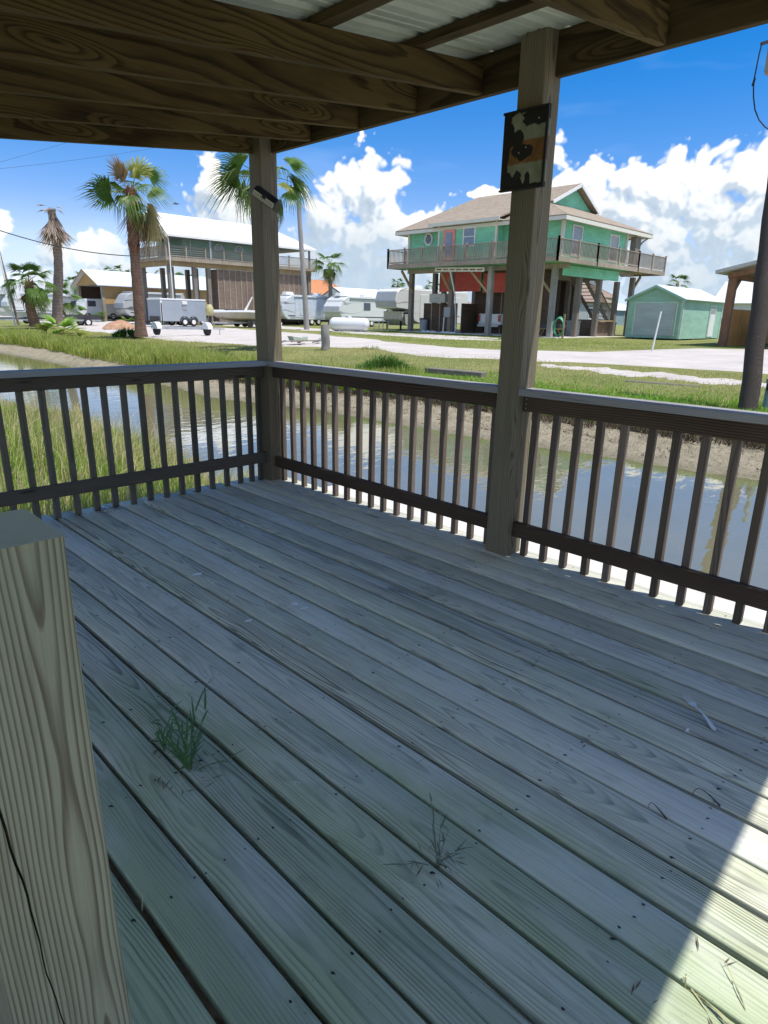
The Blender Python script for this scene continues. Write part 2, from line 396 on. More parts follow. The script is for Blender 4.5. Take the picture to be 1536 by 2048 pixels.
rj = random.Random(3)
def gz(x, y):
    z = ground_z(x, y)
    s = shore_x(y)
    if s-0.3 < x < s+3: z += rj.uniform(-0.025, 0.03) + (0.05*fbm1(x*7+y*3)*fbm1(y*5.3-x*2) if x > s+0.6 else 0)
    return z
g = vgrid('ground', xs, ys, gz, M_GROUND); tag(g, kind='structure')

def m_gravel(name, ca, cb):
    m, N, b = new_mat(name)
    pos = N('ShaderNodeNewGeometry').outputs['Position']; x, y, z = N.xyz(pos); fl = N.comb(x, y, 0.0)
    n1, n2, n3 = N.noise(fl, 0.6, 4, 0.6), N.noise(N.vm('MULTIPLY', fl, (3, 0.6, 0)), 1.0, 5, 0.6), N.noise(fl, 30, 3, 0.7)
    c = N.mix(N.mapr(n1, 0.35, 0.7), ca, cb)
    c = N.mix(N.mapr(n2, 0.5, 0.75, 0, 0.45), c, (0.36, 0.31, 0.25))
    c = N.mix(N.mapr(n3, 0.45, 0.8, 0, 0.35), c, (0.30, 0.27, 0.24))
    N.l.new(c, b.inputs['Base Color']); b.inputs['Roughness'].default_value = 0.95; b.inputs['Specular IOR Level'].default_value = 0.1
    bp = N('ShaderNodeBump', {'Strength': 0.7, 'Distance': 0.03, 'Height': n3}); N.l.new(bp.outputs[0], b.inputs['Normal'])
    return m
M_GRAVEL = m_gravel('shell_gravel', (0.62, 0.575, 0.525), (0.52, 0.48, 0.44))
def sheet(name, ctr_edges, mat, dz, ystep=0.6, nx=14, amp=0.35, ragged=1.3):
    """ribbon along Y between two edge curves [(y, xnear, xfar)], following the ground"""
    y0, y1 = ctr_edges[0][0], ctr_edges[-1][0]; n = int((y1-y0)/ystep)
    vs, fs = [], []
    for j in range(n+1):
        y = y0+(y1-y0)*j/n
        a = lerp(y, [(e[0], e[1]) for e in ctr_edges]) + amp*fbm1(y*ragged, 1.0) + rj.uniform(-.08, .08)*amp*2
        b_ = lerp(y, [(e[0], e[2]) for e in ctr_edges]) + amp*fbm1(y*ragged*1.2, 5.0) + rj.uniform(-.08, .08)*amp*2
        if b_ < a+0.02: b_ = a+0.02
        for i in range(nx+1):
            x = a+(b_-a)*i/nx; vs.append((x, y, ground_z(x, y)+(dz if 0 < i < nx else -0.03)))
    for j in range(n):
        for i in range(nx):
            k = j*(nx+1)+i; fs.append((k, k+1, k+nx+2, k+nx+1))
    me = bpy.data.meshes.new(name); me.from_pydata(vs, [], fs); me.update(); me.materials.append(mat)
    me.polygons.foreach_set('use_smooth', [True]*len(me.polygons))
    o = bpy.data.objects.new(name, me); COL.objects.link(o); return tag(o, kind='structure')
sheet('gravel_road', [(-40, 17.4, 32), (-2, 17.2, 32), (4.5, 17.2, 32), (7, 16.4, 30), (8.5, 16.0, 22.6), (12, 15.4, 20.6), (16, 16.6, 20.4), (19, 15.8, 21.5), (22, 14.3, 22.8), (30, 13.4, 25), (45, 15, 27), (80, 20, 32), (110, 22, 34)], M_GRAVEL, 0.03)
sheet('gravel_path', [(-12, 14.2, 15.3), (0, 14.3, 15.3), (2.2, 14.5, 15.7), (4.5, 14.7, 15.9), (6.0, 15.2, 15.8), (6.9, 15.5, 15.55)], M_GRAVEL, 0.035, ystep=0.15, nx=6, amp=0.42, ragged=4.3)
sheet('gravel_lane', [(17, 27.5, 27.6), (20, 26.4, 28.5), (26, 27, 29.5), (34, 28.5, 31), (48, 30, 34), (70, 33, 40)], M_GRAVEL, 0.034, amp=0.4)
sheet('gravel_apron', [(18.5, 29.6, 29.7), (20, 28.9, 30.6), (24, 28.2, 30.4), (28, 28.8, 30.2), (31, 29.4, 29.5)], M_GRAVEL, 0.034, ystep=0.2, nx=6, amp=0.5, ragged=3.0)

def m_water():
    m, N, b = new_mat('pond_water')
    pos = N('ShaderNodeNewGeometry').outputs['Position']
    x, y, z = N.xyz(pos)
    n = N.noise(N.comb(x, N.math('MULTIPLY', y, 1.0), 0), 0.4, 3, 0.5)
    c = N.mix(N.mapr(n, 0.3, 0.7), (0.155, 0.15, 0.085), (0.20, 0.185, 0.105))
    N.l.new(c, b.inputs['Base Color'])
    b.inputs['Roughness'].default_value = 0.02; b.inputs['IOR'].default_value = 1.9; b.inputs['Specular IOR Level'].default_value = 0.9
    h = N.math('ADD', N.noise(N.vm('MULTIPLY', pos, (1.0, 2.2, 1)), 1.6, 3, 0.5), N.math('MULTIPLY', N.noise(pos, 9.0, 2, 0.5), 0.10))
    bp = N('ShaderNodeBump', {'Strength': 0.16, 'Distance': 0.03, 'Height': h}); N.l.new(bp.outputs[0], b.inputs['Normal'])
    return m
w = MB().add([(-8, -60, WATER_Z), (9.5, -60, WATER_Z), (9.5, 110, WATER_Z), (-8, 110, WATER_Z)], [(0, 1, 2, 3)]).build('water', m_water()); tag(w, kind='structure')

# bulkhead walkway beside the deck
M_CONC = plain('sun_bleached_concrete', (0.66, 0.63, 0.58), 0.9, var=0.18, scale=2.5, bump=0.4)
bk = empty('bulkhead', (0.4, -6, -0.3), 'low white concrete bulkhead along the water under the deck rail', 'bulkhead')
for i, (ya, yb) in enumerate([(-16 + 2.4*k, -16 + 2.4*k + 2.392) for k in range(6)] + [(-1.6, 0.28)]):
    box('slab', M_CONC, bk, (0.03, 0.97, ya, yb, -0.42, -0.30 + 0.004*(i % 3)), bevel=0.012, world=True)
box('wall', M_CONC, bk, (0.72, 0.94, -16, 0.26, -1.4, -0.43), world=True)
M_SAND = plain('under_deck_sand', (0.35, 0.30, 0.23), 0.95, var=0.25, scale=4, bump=0.6)
box('backfill', M_SAND, bk, (-6.0, 0.02, -16, 0.2, -1.3, -0.62), world=True)

# ================================================================== DECK
M_DECK = wood('deck_wood', axis='Y', **DECKW)
M_JOIST = wood('joist_wood', (0.17, 0.15, 0.10), (0.09, 0.075, 0.05), axis='X', pitch=0.01)
M_SCREW = plain('screw_hole', (0.02, 0.02, 0.022), 0.6)
deck = empty('wooden_deck', (-1.8, -2.5, 0), 'weathered grey green plank deck stretching across the foreground', 'deck')
# board edges from the photograph's gaps, 152.5 mm apart
edges = [0.012]
gapx = -0.182
bx = 0.045
k = 0
lines = [-0.182 - 0.1525*i for i in range(0, 26)]
prev = 0.05
protoL = {}
for i, gx in enumerate(lines):
    gap = 0.0095 + 0.0035*((i*7) % 3)
    a, b_ = gx+gap, prev
    b = MB(); w_ = (b_-a)/2; cx = (a+b_)/2
    y0, y1 = -7.2+0.02*((i*5) % 3), 0.085+0.012*math.sin(i*2.3)
    n = 10
    # a board whose edges and surface wander a little; local coords, long along Y
    prof = [(-1, -0.006), (-0.975, -0.0018), (-0.93, 0.0), (0.93, 0.0), (0.975, -0.0018), (1, -0.006), (1, -0.030), (-1, -0.030)]
    vs = []; rb = random.Random(i)
    cup = rb.uniform(-0.0012, 0.0012); ph = rb.uniform(0, 6)
    for j in range(n+1):
        yy = y0+(y1-y0)*j/n; sx = 0.0012*math.sin(yy*1.3+ph); szz = 0.0010*math.sin(yy*0.9+ph*2)
        for (p, q) in prof: vs.append((p*w_+sx, yy-(-3.6), q+szz+(cup if abs(p) < 0.99 else 0)))
    m_ = len(prof)
    fs = [(j*m_+t, j*m_+(t+1) % m_, (j+1)*m_+(t+1) % m_, (j+1)*m_+t) for j in range(n) for t in range(m_)]
    fs += [tuple(range(m_)), tuple(n*m_+t for t in range(m_))[::-1]]
    o = b.add(vs, fs).build('deck_board', M_DECK, deck, smooth=True)
    o.location = Vector((cx, -3.6, 0)) - deck.location
    prev = gx-gap*0.2
jm = []
for j in range(18):
    y = -0.06-0.41*j
    o = box('joist', M_JOIST, deck, (-4.15, 0.0, y-0.019, y+0.019, -0.175, -0.033), world=True)
sm = MB(); rs = random.Random(5)
for i, gx in enumerate(lines):
    hi = (lines[i-1] if i else 0.03)
    for j in range(18):
        y = -0.06-0.41*j
        for fx in (0.15, 0.5, 0.85):
            if rs.random() < 0.12: continue
            x = gx + (hi-gx)*(fx+rs.uniform(-0.07, 0.07)); yy = y+rs.uniform(-0.014, 0.014); r = rs.uniform(0.0020, 0.0036)
            c = [(x+r*math.cos(a)*1.0, yy+r*1.5*math.sin(a), 0.0022) for a in [q*PI/3 for q in range(6)]]
            sm.add(c, [(0, 1, 2, 3, 4, 5)])
            if rs.random() < 0.3:
                x2 = x+r*1.2; sm.add([(x2+r*0.8*math.cos(a), yy-r+r*2.0*math.sin(a), 0.00215) for a in [q*PI/3 for q in range(6)]], [(0, 1, 2, 3, 4, 5)])
o = sm.build('screw_holes', M_SCREW, deck, world=True); o['kind'] = 'stuff'
box('rim_board', M_JOIST, deck, (0.002, 0.026, -7.2, 0.04, -0.22, -0.034), world=True)
box('rim_board', M_JOIST, deck, (-4.15, 0.0, 0.042, 0.068, -0.22, -0.034), world=True)

# ================================================================== POSTS
def post_mesh(w, z0, z1, seed, crack=False, wob=0.0035, cham=0.005, n=14):
    r = random.Random(seed); vs = []; h = w/2
    base = [(-h, -h+cham), (-h+cham, -h), (h-cham, -h), (h, -h+cham), (h, h-cham), (h-cham, h), (-h+cham, h), (-h, h-cham)]
    for j in range(n+1):
        z = z0+(z1-z0)*j/n; ox, oy = wob*math.sin(z*2.1+seed), wob*math.cos(z*1.7+seed*2); tw = 0.012*math.sin(z*0.9+seed)
        prof = list(base)
        if crack:
            cxx = -0.017-0.058*(z-0.35) + 0.0016*math.sin(z*23)+0.0009*math.sin(z*61); cw = 0.0009+0.0009*math.sin(z*5+1)**2
            prof = base[:2]+[(cxx-cw, -h), (cxx, -h+0.03), (cxx+cw, -h)]+base[2:]
        for (x, y) in prof: vs.append((x*math.cos(tw)-y*math.sin(tw)+ox, x*math.sin(tw)+y*math.cos(tw)+oy, z))
    m = len(prof)
    fs = [(j*m+t, j*m+(t+1) % m, (j+1)*m+(t+1) % m, (j+1)*m+t) for j in range(n) for t in range(m)]
    fs += [tuple(range(m))[::-1], tuple(n*m+t for t in range(m))]
    return MB().add(vs, fs)
M_POST = wood('post_wood', (0.235, 0.20, 0.14), (0.075, 0.058, 0.038), axis='Z', pitch=0.0085, vary=False, contrast=0.75, cen=0.13, wander=0.07, knots=0.9, green=0.25, greencol=(0.16, 0.19, 0.13))
M_POST_TAN = wood('corner_post_wood', (0.225, 0.185, 0.12), (0.078, 0.057, 0.034), axis='Z', pitch=0.010, vary=False, contrast=0.6, cen=0.12, wander=0.08, knots=0.9, green=0.3, greencol=(0.17, 0.20, 0.12))
M_STUB = wood('front_post_wood', (0.375, 0.36, 0.26), (0.13, 0.10, 0.07), axis='Z', pitch=0.0066, contrast=0.85, cen=0.100, wander=0.095, knots=0.8, green=0.5, greencol=(0.22, 0.29, 0.20), blotch=0.25, fiber=0.4, vary=False, bump=0.5)
def post(cx, cy, z0, z1, label, mat, seed, crack=False):
    o = post_mesh(0.152, z0, z1, seed, crack, n=40 if crack else 14).build('deck_post', mat, smooth=True); o.location = (cx, cy, 0); tag(o, label, 'post'); return o
post(-0.066, -0.066, -0.6, 2.68, 'grey square porch post at the far deck corner with a black solar light', M_POST_TAN, 1)
post(-0.065, -2.474, -0.6, 2.82, 'weathered square porch post in the middle carrying the peeling sign', M_POST, 4)
post(-0.071, -5.03, -0.6, 2.70, 'square porch post at the right end of the deck', M_POST, 6)
fp = post(-3.038, -3.682, -0.03, 1.112, 'cut off square post in the left foreground with a long split', M_STUB, 9, crack=True)
fp.data.materials.append(wood('end_grain', (0.62, 0.68, 0.60), (0.34, 0.36, 0.30), axis='Z', pitch=0.0045, contrast=0.5, cen=0.10, wander=0.0, knots=0.0, vary=False, blotch=0.2, bump=0.4, checks=0.2))
for p_ in fp.data.polygons:
    if p_.normal.z > 0.9: p_.material_index = 1

# ================================================================== RAILINGS
M_RAILX = wood('rail_wood_left', (0.13, 0.108, 0.082), (0.045, 0.034, 0.026), axis='X', pitch=0.012, contrast=0.7, wander=0.1, knots=1.0)
M_RAILY = wood('rail_wood_right', (0.105, 0.070, 0.046), (0.032, 0.019, 0.013), axis='Y', pitch=0.013, contrast=0.8, wander=0.1, knots=1.0)
M_CAPX = wood('cap_wood_left', (0.30, 0.33, 0.35), (0.19, 0.21, 0.23), axis='X', contrast=0.45, knots=0.3)
M_CAPY = wood('cap_wood_right', (0.37, 0.36, 0.34), (0.22, 0.21, 0.20), axis='Y', contrast=0.5, knots=0.3)
M_BAL = wood('baluster_wood', (0.18, 0.14, 0.11), (0.07, 0.05, 0.04), axis='Z', pitch=0.012, tint=0.28, contrast=0.5, knots=0.2, cen=0.06)
M_BALL = wood('baluster_wood_left', (0.14, 0.125, 0.10), (0.055, 0.048, 0.04), axis='Z', pitch=0.012, tint=0.28, contrast=0.5, knots=0.2, cen=0.06)
bal = MB().add([(-.0185, -.0185, 0.006), (.0185, -.0185, 0.006), (.0185, .0185, -.02), (-.0185, .0185, -.02), (-.0185, -.0185, .955), (.0185, -.0185, .955), (.0185, .0185, .955), (-.0185, .0185, .955)],
     [(0, 3, 2, 1), (4, 5, 6, 7), (0, 1, 5, 4), (1, 2, 6, 5), (2, 3, 7, 6), (3, 0, 4, 7)])
def rail_y(ya, yb, label, first, n):
    e = empty('deck_railing', (-0.07, (ya+yb)/2, 0), label, 'railing', 'railing sections round the deck')
    L = abs(ya-yb)/2
    box('cap_rail', M_CAPY, e, (-0.080, 0.062, -L, L, 0.964, 1.0), bevel=0.003)
    box('top_rail', M_RAILY, e, (-0.028, 0.0105, -L, L, 0.874, 0.962), bevel=0.003)
    box('bottom_rail', M_RAILY, e, (-0.028, 0.0105, -L, L, 0.122, 0.212), bevel=0.003)
    me = None
    for i in range(n):
        y = first-0.1338*i
        if me is None: o = bal.build('baluster', M_BAL, e, bevel=0.0025); me = o
        else: o = copy_obj(me, e)
        o.location = (0.031+random.uniform(-.002, .002), y-(ya+yb)/2+random.uniform(-.003, .003), random.uniform(-.004, .004))
        o.rotation_euler = (random.uniform(-.008, .008), random.uniform(-.002, .002), random.uniform(-.09, .09))
    return e
rail_y(-0.142, -2.408, 'brown baluster railing between the far corner post and the middle post', -0.196, 17)
rail_y(-2.551, -4.958, 'brown baluster railing to the right of the middle post', -2.606, 18)
e = empty('deck_railing', (-2.1, -0.07, 0), 'grey baluster railing running left from the far corner post', 'railing', 'railing sections round the deck')
box('cap_rail', M_CAPX, e, (-1.9, 1.958, -0.080, 0.062, 0.966, 1.002), bevel=0.003)
box('top_rail', M_RAILX, e, (-1.9, 1.958, -0.028, 0.0105, 0.876, 0.964), bevel=0.003)
box('bottom_rail', M_RAILX, e, (-1.9, 1.958, -0.028, 0.0105, 0.160, 0.248), bevel=0.003)
me = None
for i in range(28):
    x = [-0.175, -0.268][i] if i < 2 else -0.379-0.1325*(i-2)
    o = bal.build('baluster', M_BALL, e, bevel=0.0025) if me is None else copy_obj(me, e)
    if me is None: me = o
    o.location = (x+2.1+random.uniform(-.003, .003), 0.031, random.uniform(-.004, .004)); o.rotation_euler = (0, random.uniform(-.004, .004), random.uniform(-.05, .05))

# ================================================================== ROOF
M_RAFT = wood('rafter_wood', (0.135, 0.092, 0.034), (0.028, 0.016, 0.006), axis='X', pitch=0.0095, vary=False, fiber=0.6, contrast=0.8, wander=0.055, knots=1.0, rough=0.9, blotch=0.6)
M_BEAM = wood('beam_wood', (0.12, 0.084, 0.035), (0.026, 0.016, 0.007), axis='Y', pitch=0.0095, vary=False, fiber=0.6, contrast=0.8, wander=0.06, knots=1.0, rough=0.9, blotch=0.5)
M_SHEET = plain('porch_metal_sheet', (0.55, 0.60, 0.50), 0.45, metal=0.15, var=0.14, scale=2.0, streak=0.12)
roof = empty('porch_roof', (-1.9, -2.5, 2.6), 'low porch roof of dark rafters and pale ribbed metal over the deck', 'roof')
SL = 0.122
def rz(x): return 2.535+SL*(x+0.045)       # underside of the rafters
raft_y = [0.0-0.028, -0.60, -1.09, -1.60, -2.08, -2.565, -3.075, -3.60, -4.10, -4.60, -5.03]
sp = []
for i, y in enumerate(raft_y):
    if abs(y+2.565) < 0.01: continue
    b = MB(); h = 0.146 if i else 0.15
    b.prism([(-4.4, y-0.019, rz(-4.4)), (-0.047, y-0.019, rz(-0.047)), (-0.047, y-0.019, rz(-0.047)+h), (-4.4, y-0.019, rz(-4.4)+h)], (0, 0.038, 0))
    o = b.build('rafter', M_RAFT, roof, world=True, bevel=0.002)
b = MB().box(-0.044, -0.002, -5.10, 0.03, 2.528, 2.535+0.19)
b.build('beam', M_BEAM, roof, world=True, bevel=0.003)
MB().box(-4.44, -4.402, -5.10, 0.03, rz(-4.4)-0.02, rz(-4.4)+0.15).build('beam', M_BEAM, roof, world=True, bevel=0.003)
for x in (-0.55, -1.15, -1.75, -2.35, -2.95, -3.55, -4.2):
    z = rz(x)+0.149
    MB().beam((x, -5.10, z+0.019), (x, 0.06, z+0.019), 0.088, 0.037, up=(-SL, 0, 1)).build('purlin', M_BEAM, roof, world=True, bevel=0.002)
# ribbed sheets, each a panel 0.915 m wide
zt = lambda x: rz(x)+0.149+0.040
ym = 0.12
for p in range(6):
    ya = ym-0.90*p
    prof = []; wv = 0.90
    for q in range(5):
        c = ya-wv*q/4.0
        if q == 0: prof += [(c+0.012, 0.018), (c-0.012, 0.018), (c-0.030, 0.0)]
        elif q == 4: prof += [(c+0.030, 0.0), (c+0.012, 0.0165), (c-0.012, 0.0165)]
        else:
            prof += [(c+0.030, 0.0), (c+0.012, 0.018), (c-0.012, 0.018), (c-0.030, 0.0)]
        if q < 4:
            for s_ in (0.35, 0.62): cc = c-wv/4*s_; prof += [(cc+0.012, 0.0), (cc+0.006, 0.004), (cc-0.006, 0.004), (cc-0.012, 0.0)]
    lo = -5.13
    prof = [(max(y, lo), z) for y, z in prof]
    if prof[0][0] <= lo: continue
    xa, xb = -4.62, 0.148
    vs = [(x, y, zt(x)+z+(0.0012 if p % 2 else 0)) for x in (xa, xb) for (y, z) in prof]; n = len(prof)
    b = MB().add(vs, [(i, i+1, n+i+1, n+i) for i in range(n-1)])
    o = b.build('metal_panel', M_SHEET, roof, world=True)
    sm_ = o.modifiers.new('thick', 'SOLIDIFY'); sm_.thickness = 0.0008
MB().prism([(-4.6, -5.125, zt(-4.6)-0.19), (0.15, -5.125, zt(0.15)-0.19), (0.15, -5.125, zt(0.15)-0.002), (-4.6, -5.125, zt(-4.6)-0.002)], (0, 0.02, 0)).build('fascia', M_RAFT, roof, world=True)
# ================================================================== BUILDINGS
def siding(name, col, pitch=0.16, var=0.12, rough=0.6, vertical=False, str_=0.25):
    if name in MATS: return MATS[name]
    m, N, b = new_mat(name)
    pos = N('ShaderNodeNewGeometry').outputs['Position']; x, y, z = N.xyz(pos)
    t = N.math('ADD', x, y) if vertical else z
    fr = N.math('FRACT', N.math('DIVIDE', t, pitch))
    line = N.mapr(fr, 0.0, 0.10, 0.0, 1.0)
    n = N.noise(N.vm('MULTIPLY', pos, (0.8, 0.8, 2.5)), 1.2, 5, 0.6)
    f = N.math('MULTIPLY', N.mapr(n, 0.3, 0.7, 1-var, 1+var), N.mapr(line, 0, 1, 1-str_, 1.0))
    rgb = N('ShaderNodeRGB'); rgb.outputs[0].default_value = tuple(col)+(1,)
    N.l.new(N.vm('MULTIPLY', rgb.outputs[0], N.comb(f, f, f)), b.inputs['Base Color'])
    b.inputs['Roughness'].default_value = rough; b.inputs['Specular IOR Level'].default_value = 0.3
    bp = N('ShaderNodeBump', {'Strength': 0.6, 'Distance': 0.02, 'Height': N.math('ADD', fr, N.math('MULTIPLY', n, 0.3))}); N.l.new(bp.outputs[0], b.inputs['Normal'])
    MATS[name] = m; return m
def shingles(name, ca, cb):
    m, N, b = new_mat(name)
    pos = N('ShaderNodeNewGeometry').outputs['Position']
    br = N('ShaderNodeTexBrick', {'Color1': ca+(1,), 'Color2': cb+(1,), 'Mortar': tuple(k*0.6 for k in ca)+(1,), 'Scale': 1.0, 'Mortar Size': 0.012, 'Brick Width': 0.34, 'Row Height': 0.145, 'Bias': 0.0}, offset=0.5)
    x, y, z = N.xyz(pos); N.l.new(N.comb(N.math('ADD', N.math('MULTIPLY', x, 0.6), y), N.math('ADD', N.math('MULTIPLY', z, 2.2), 0), 0), br.inputs['Vector'])
    n = N.noise(pos, 3.0, 5, 0.7)
    c = N.mix(N.mapr(n, 0.35, 0.7, 0, 0.5), br.outputs[0], tuple(k*1.25 for k in cb))
    N.l.new(c, b.inputs['Base Color']); b.inputs['Roughness'].default_value = 0.95; b.inputs['Specular IOR Level'].default_value = 0.1
    return m
def wpaint(name, col, rough=0.75, var=0.15, grain='Z', bump=0.25):
    """weathered lumber seen from afar: vertical or horizontal streaks in world space"""
    if name in MATS: return MATS[name]
    m, N, b = new_mat(name)
    pos = N('ShaderNodeNewGeometry').outputs['Position']
    sc = {'Z': (9, 9, 0.8), 'H': (0.8, 0.8, 9)}[grain]
    n = N.noise(N.vm('MULTIPLY', pos, sc), 1.5, 4, 0.65); n2 = N.noise(pos, 0.7, 4, 0.6)
    f = N.math('MULTIPLY', N.mapr(n, 0.3, 0.7, 1-var*1.6, 1+var*1.6), N.mapr(n2, 0.3, 0.7, 1-var, 1+var))
    rgb = N('ShaderNodeRGB'); rgb.outputs[0].default_value = tuple(col)+(1,)
    N.l.new(N.vm('MULTIPLY', rgb.outputs[0], N.comb(f, f, f)), b.inputs['Base Color'])
    b.inputs['Roughness'].default_value = rough; b.inputs['Specular IOR Level'].default_value = 0.2
    MATS[name] = m; return m
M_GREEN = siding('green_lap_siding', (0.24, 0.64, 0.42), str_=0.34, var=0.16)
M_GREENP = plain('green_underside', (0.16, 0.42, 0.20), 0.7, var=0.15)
M_TRIM = plain('cream_trim', (0.72, 0.70, 0.60), 0.6, var=0.06)
M_WHITE = plain('white_paint', (0.80, 0.80, 0.78), 0.5, var=0.06)
M_SHING = shingles('tan_shingles', (0.29, 0.235, 0.175), (0.37, 0.31, 0.24))
M_LUM = wpaint('treated_lumber', (0.34, 0.285, 0.22)); M_LUMT = wpaint('tan_lumber', (0.38, 0.28, 0.16))
M_PILE = wpaint('piling_wood', (0.235, 0.205, 0.175)); M_PILEG = wpaint('grey_piling_wood', (0.30, 0.29, 0.27))
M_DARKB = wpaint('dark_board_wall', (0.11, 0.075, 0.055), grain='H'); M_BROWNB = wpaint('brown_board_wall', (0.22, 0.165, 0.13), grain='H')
M_GLASS = plain('window_glass', (0.06, 0.08, 0.10), 0.06, var=0.1, spec=1.0); M_GLASSL = plain('light_window_glass', (0.20, 0.25, 0.32), 0.08, var=0.2, spec=0.9)
M_RED = plain('coral_panel', (0.62, 0.10, 0.075), 0.7, var=0.12); M_CORAL = plain('coral_door_trim', (0.75, 0.30, 0.26), 0.6, var=0.08)
M_BLACK = plain('black_rubber', (0.018, 0.018, 0.02), 0.75, var=0.2); M_DARK = plain('dark_metal', (0.045, 0.045, 0.05), 0.5, var=0.15)
M_GALV = plain('galvanised', (0.48, 0.50, 0.52), 0.42, metal=0.5, var=0.1); M_MROOF = siding('white_metal_roof', (0.80, 0.82, 0.83), pitch=0.4, var=0.05, rough=0.4, vertical=True, str_=0.06)
M_SEA = siding('seafoam_siding', (0.30, 0.46, 0.40)); M_GREYP = plain('grey_paint', (0.33, 0.36, 0.38), 0.6, var=0.1)

def railing(parent, p, q, h=0.98, posts=2, spacing=0.13, mat=None, fascia=0.28, panel=None, post_extra=0.12, slats=False, pmat=None):
    mat = mat or M_LUM; p, q = Vector(p), Vector(q); d = (q-p); L = d.length; u = d/L
    for i in range(posts):
        c = p+u*(L*i/max(1, posts-1)) if posts > 1 else p
        MB().box(c.x-0.055, c.x+0.055, c.y-0.055, c.y+0.055, c.z-fascia+0.02, c.z+h+post_extra).build('rail_post', pmat or mat, parent, world=True)
    up = Vector((0, 0, 1))
    MB().beam(p+up*h, q+up*h, 0.12, 0.04).build('hand_rail', mat, parent, world=True)
    MB().beam(p+up*0.12, q+up*0.12, 0.04, 0.08).build('bottom_rail', mat, parent, world=True)
    b = MB()
    if slats:
        for k in range(4): b.beam(p+up*(0.3+0.17*k), q+up*(0.3+0.17*k), 0.02, 0.035)
    else:
        n = int(L/spacing)
        for i in range(1, n):
            c = p+u*(L*i/n); b.box(c.x-0.019, c.x+0.019, c.y-0.019, c.y+0.019, c.z+0.12, c.z+h-0.02)
    o = b.build('balusters', mat, parent, world=True); o['kind'] = 'stuff'
def window(parent, axis, c, w, h, mat=None, frame=None, mull=1, t=0.06, name='window', sign=-1):
    """flat window on a wall; axis 'x' = wall faces -X at c.x, 'y' = wall faces -Y at c.y"""
    x, y, z = c; fr = 0.09; frame = frame or M_WHITE; mat = mat or M_GLASSL
    def bx(b, a0, a1, z0, z1, d0, d1):
        if axis == 'x': b.box(x+sign*d1, x+sign*d0, y+a0, y+a1, z+z0, z+z1)
        else: b.box(x+a0, x+a1, y+sign*d1, y+sign*d0, z+z0, z+z1)
    f = MB(); bx(f, -w/2, w/2, h/2-fr, h/2, 0.002, t); bx(f, -w/2, w/2, -h/2, -h/2+fr, 0.002, t); bx(f, -w/2, -w/2+fr, -h/2+fr, h/2-fr, 0.002, t); bx(f, w/2-fr, w/2, -h/2+fr, h/2-fr, 0.002, t)
    if mull: bx(f, -w/2+fr, w/2-fr, -0.03, 0.03, 0.004, t*0.8)
    o = f.build(name, frame, parent, world=True)
    g = MB(); bx(g, -w/2+fr*0.7, w/2-fr*0.7, -h/2+fr*0.7, h/2-fr*0.7, 0.003, t*0.4); g.build('pane', mat, o, world=True); return o

# ---------------------------------------------------------------- green stilt house
gh = empty('green_stilt_house', (34.2, 17.6, 0.2), 'bright green house on pilings with tan shingle roof and wraparound balcony', 'house')
ZF = 4.93
b = MB(); b.box(34.2, 42.75, 17.6, 30.3, 4.96, 7.16); b.build('wall', M_GREEN, gh, world=True)
b = MB(); b.box(33.35, 34.19, 21.95, 26.75, 4.96, 7.36); b.build('bay_wall', M_GREEN, gh, world=True)
for (x, y) in ((34.17, 17.57), (34.17, 30.33), (42.78, 17.57)): MB().box(x-0.09, x+0.09, y-0.09, y+0.09, 4.95, 7.14).build('corner_trim', M_TRIM, gh, world=True)
for y in (21.93, 26.77): MB().box(33.30, 33.45, y-0.07, y+0.07, 4.95, 7.34).build('corner_trim', M_TRIM, gh, world=True)
# roof
XA, XB, YA, YB, ZE, ZR, XR = 33.35, 45.5, 16.95, 31.0, 7.30, 10.2, 40.0
YG, ZG = 20.4, 8.70
xa = XA+(ZG-ZE)/(ZR-ZE)*(XR-XA); xb = XB-(ZG-ZE)/(ZR-ZE)*(XB-XR)
b = MB()
b.face((XA, YA, ZE), (xa, YG, ZG), (xa+0.02, YG-0.5, ZG+0.01), (XR, YG-0.5, ZR), (XR, 28.7, ZR), (XA, YB, ZE))
b.face((XB, YA, ZE), (XB, YB, ZE), (XR, 28.7, ZR), (XR, YG-0.5, ZR), (xb-0.02, YG-0.5, ZG+0.01), (xb, YG, ZG))
b.face((XA, YA, ZE), (XB, YA, ZE), (xb, YG, ZG), (xa, YG, ZG))
b.face((XA, YB, ZE), (XR, 28.7, ZR), (XB, YB, ZE))
o = b.build('roof', M_SHING, gh, world=True); s_ = o.modifiers.new('t', 'SOLIDIFY'); s_.thickness = 0.10; s_.offset = 0
MB().prism([(xa+0.35, YG-0.04, ZG+0.02), (XR, YG-0.04, ZR-0.22), (xb-0.35, YG-0.04, ZG+0.02)], (0, 0.05, 0)).build('gable', M_GREEN, gh, world=True)
b = MB(); b.beam((xa+0.02, YG-0.52, ZG-0.02), (XR, YG-0.52, ZR-0.07), 0.05, 0.20); b.beam((xb-0.02, YG-0.52, ZG-0.02), (XR, YG-0.52, ZR-0.07), 0.05, 0.20)
b.build('rake_board', M_WHITE, gh, world=True)
b = MB(); b.box(XA-0.03, XA+0.02, YA-0.03, YB+0.03, ZE-0.24, ZE-0.02); b.box(XA+0.02, XB, YA-0.03, YA+0.02, ZE-0.24, ZE-0.02); b.box(XB-0.02, XB+0.03, YA-0.03, YB, ZE-0.24, ZE-0.02); b.box(XA+0.02, XB, YB-0.02, YB+0.03, ZE-0.24, ZE-0.02)
b.build('fascia', M_TRIM, gh, world=True)
box('soffit', M_TRIM, gh, (XA+0.03, XB-0.04, YA+0.03, YB-0.04, ZE-0.13, ZE-0.09), world=True)
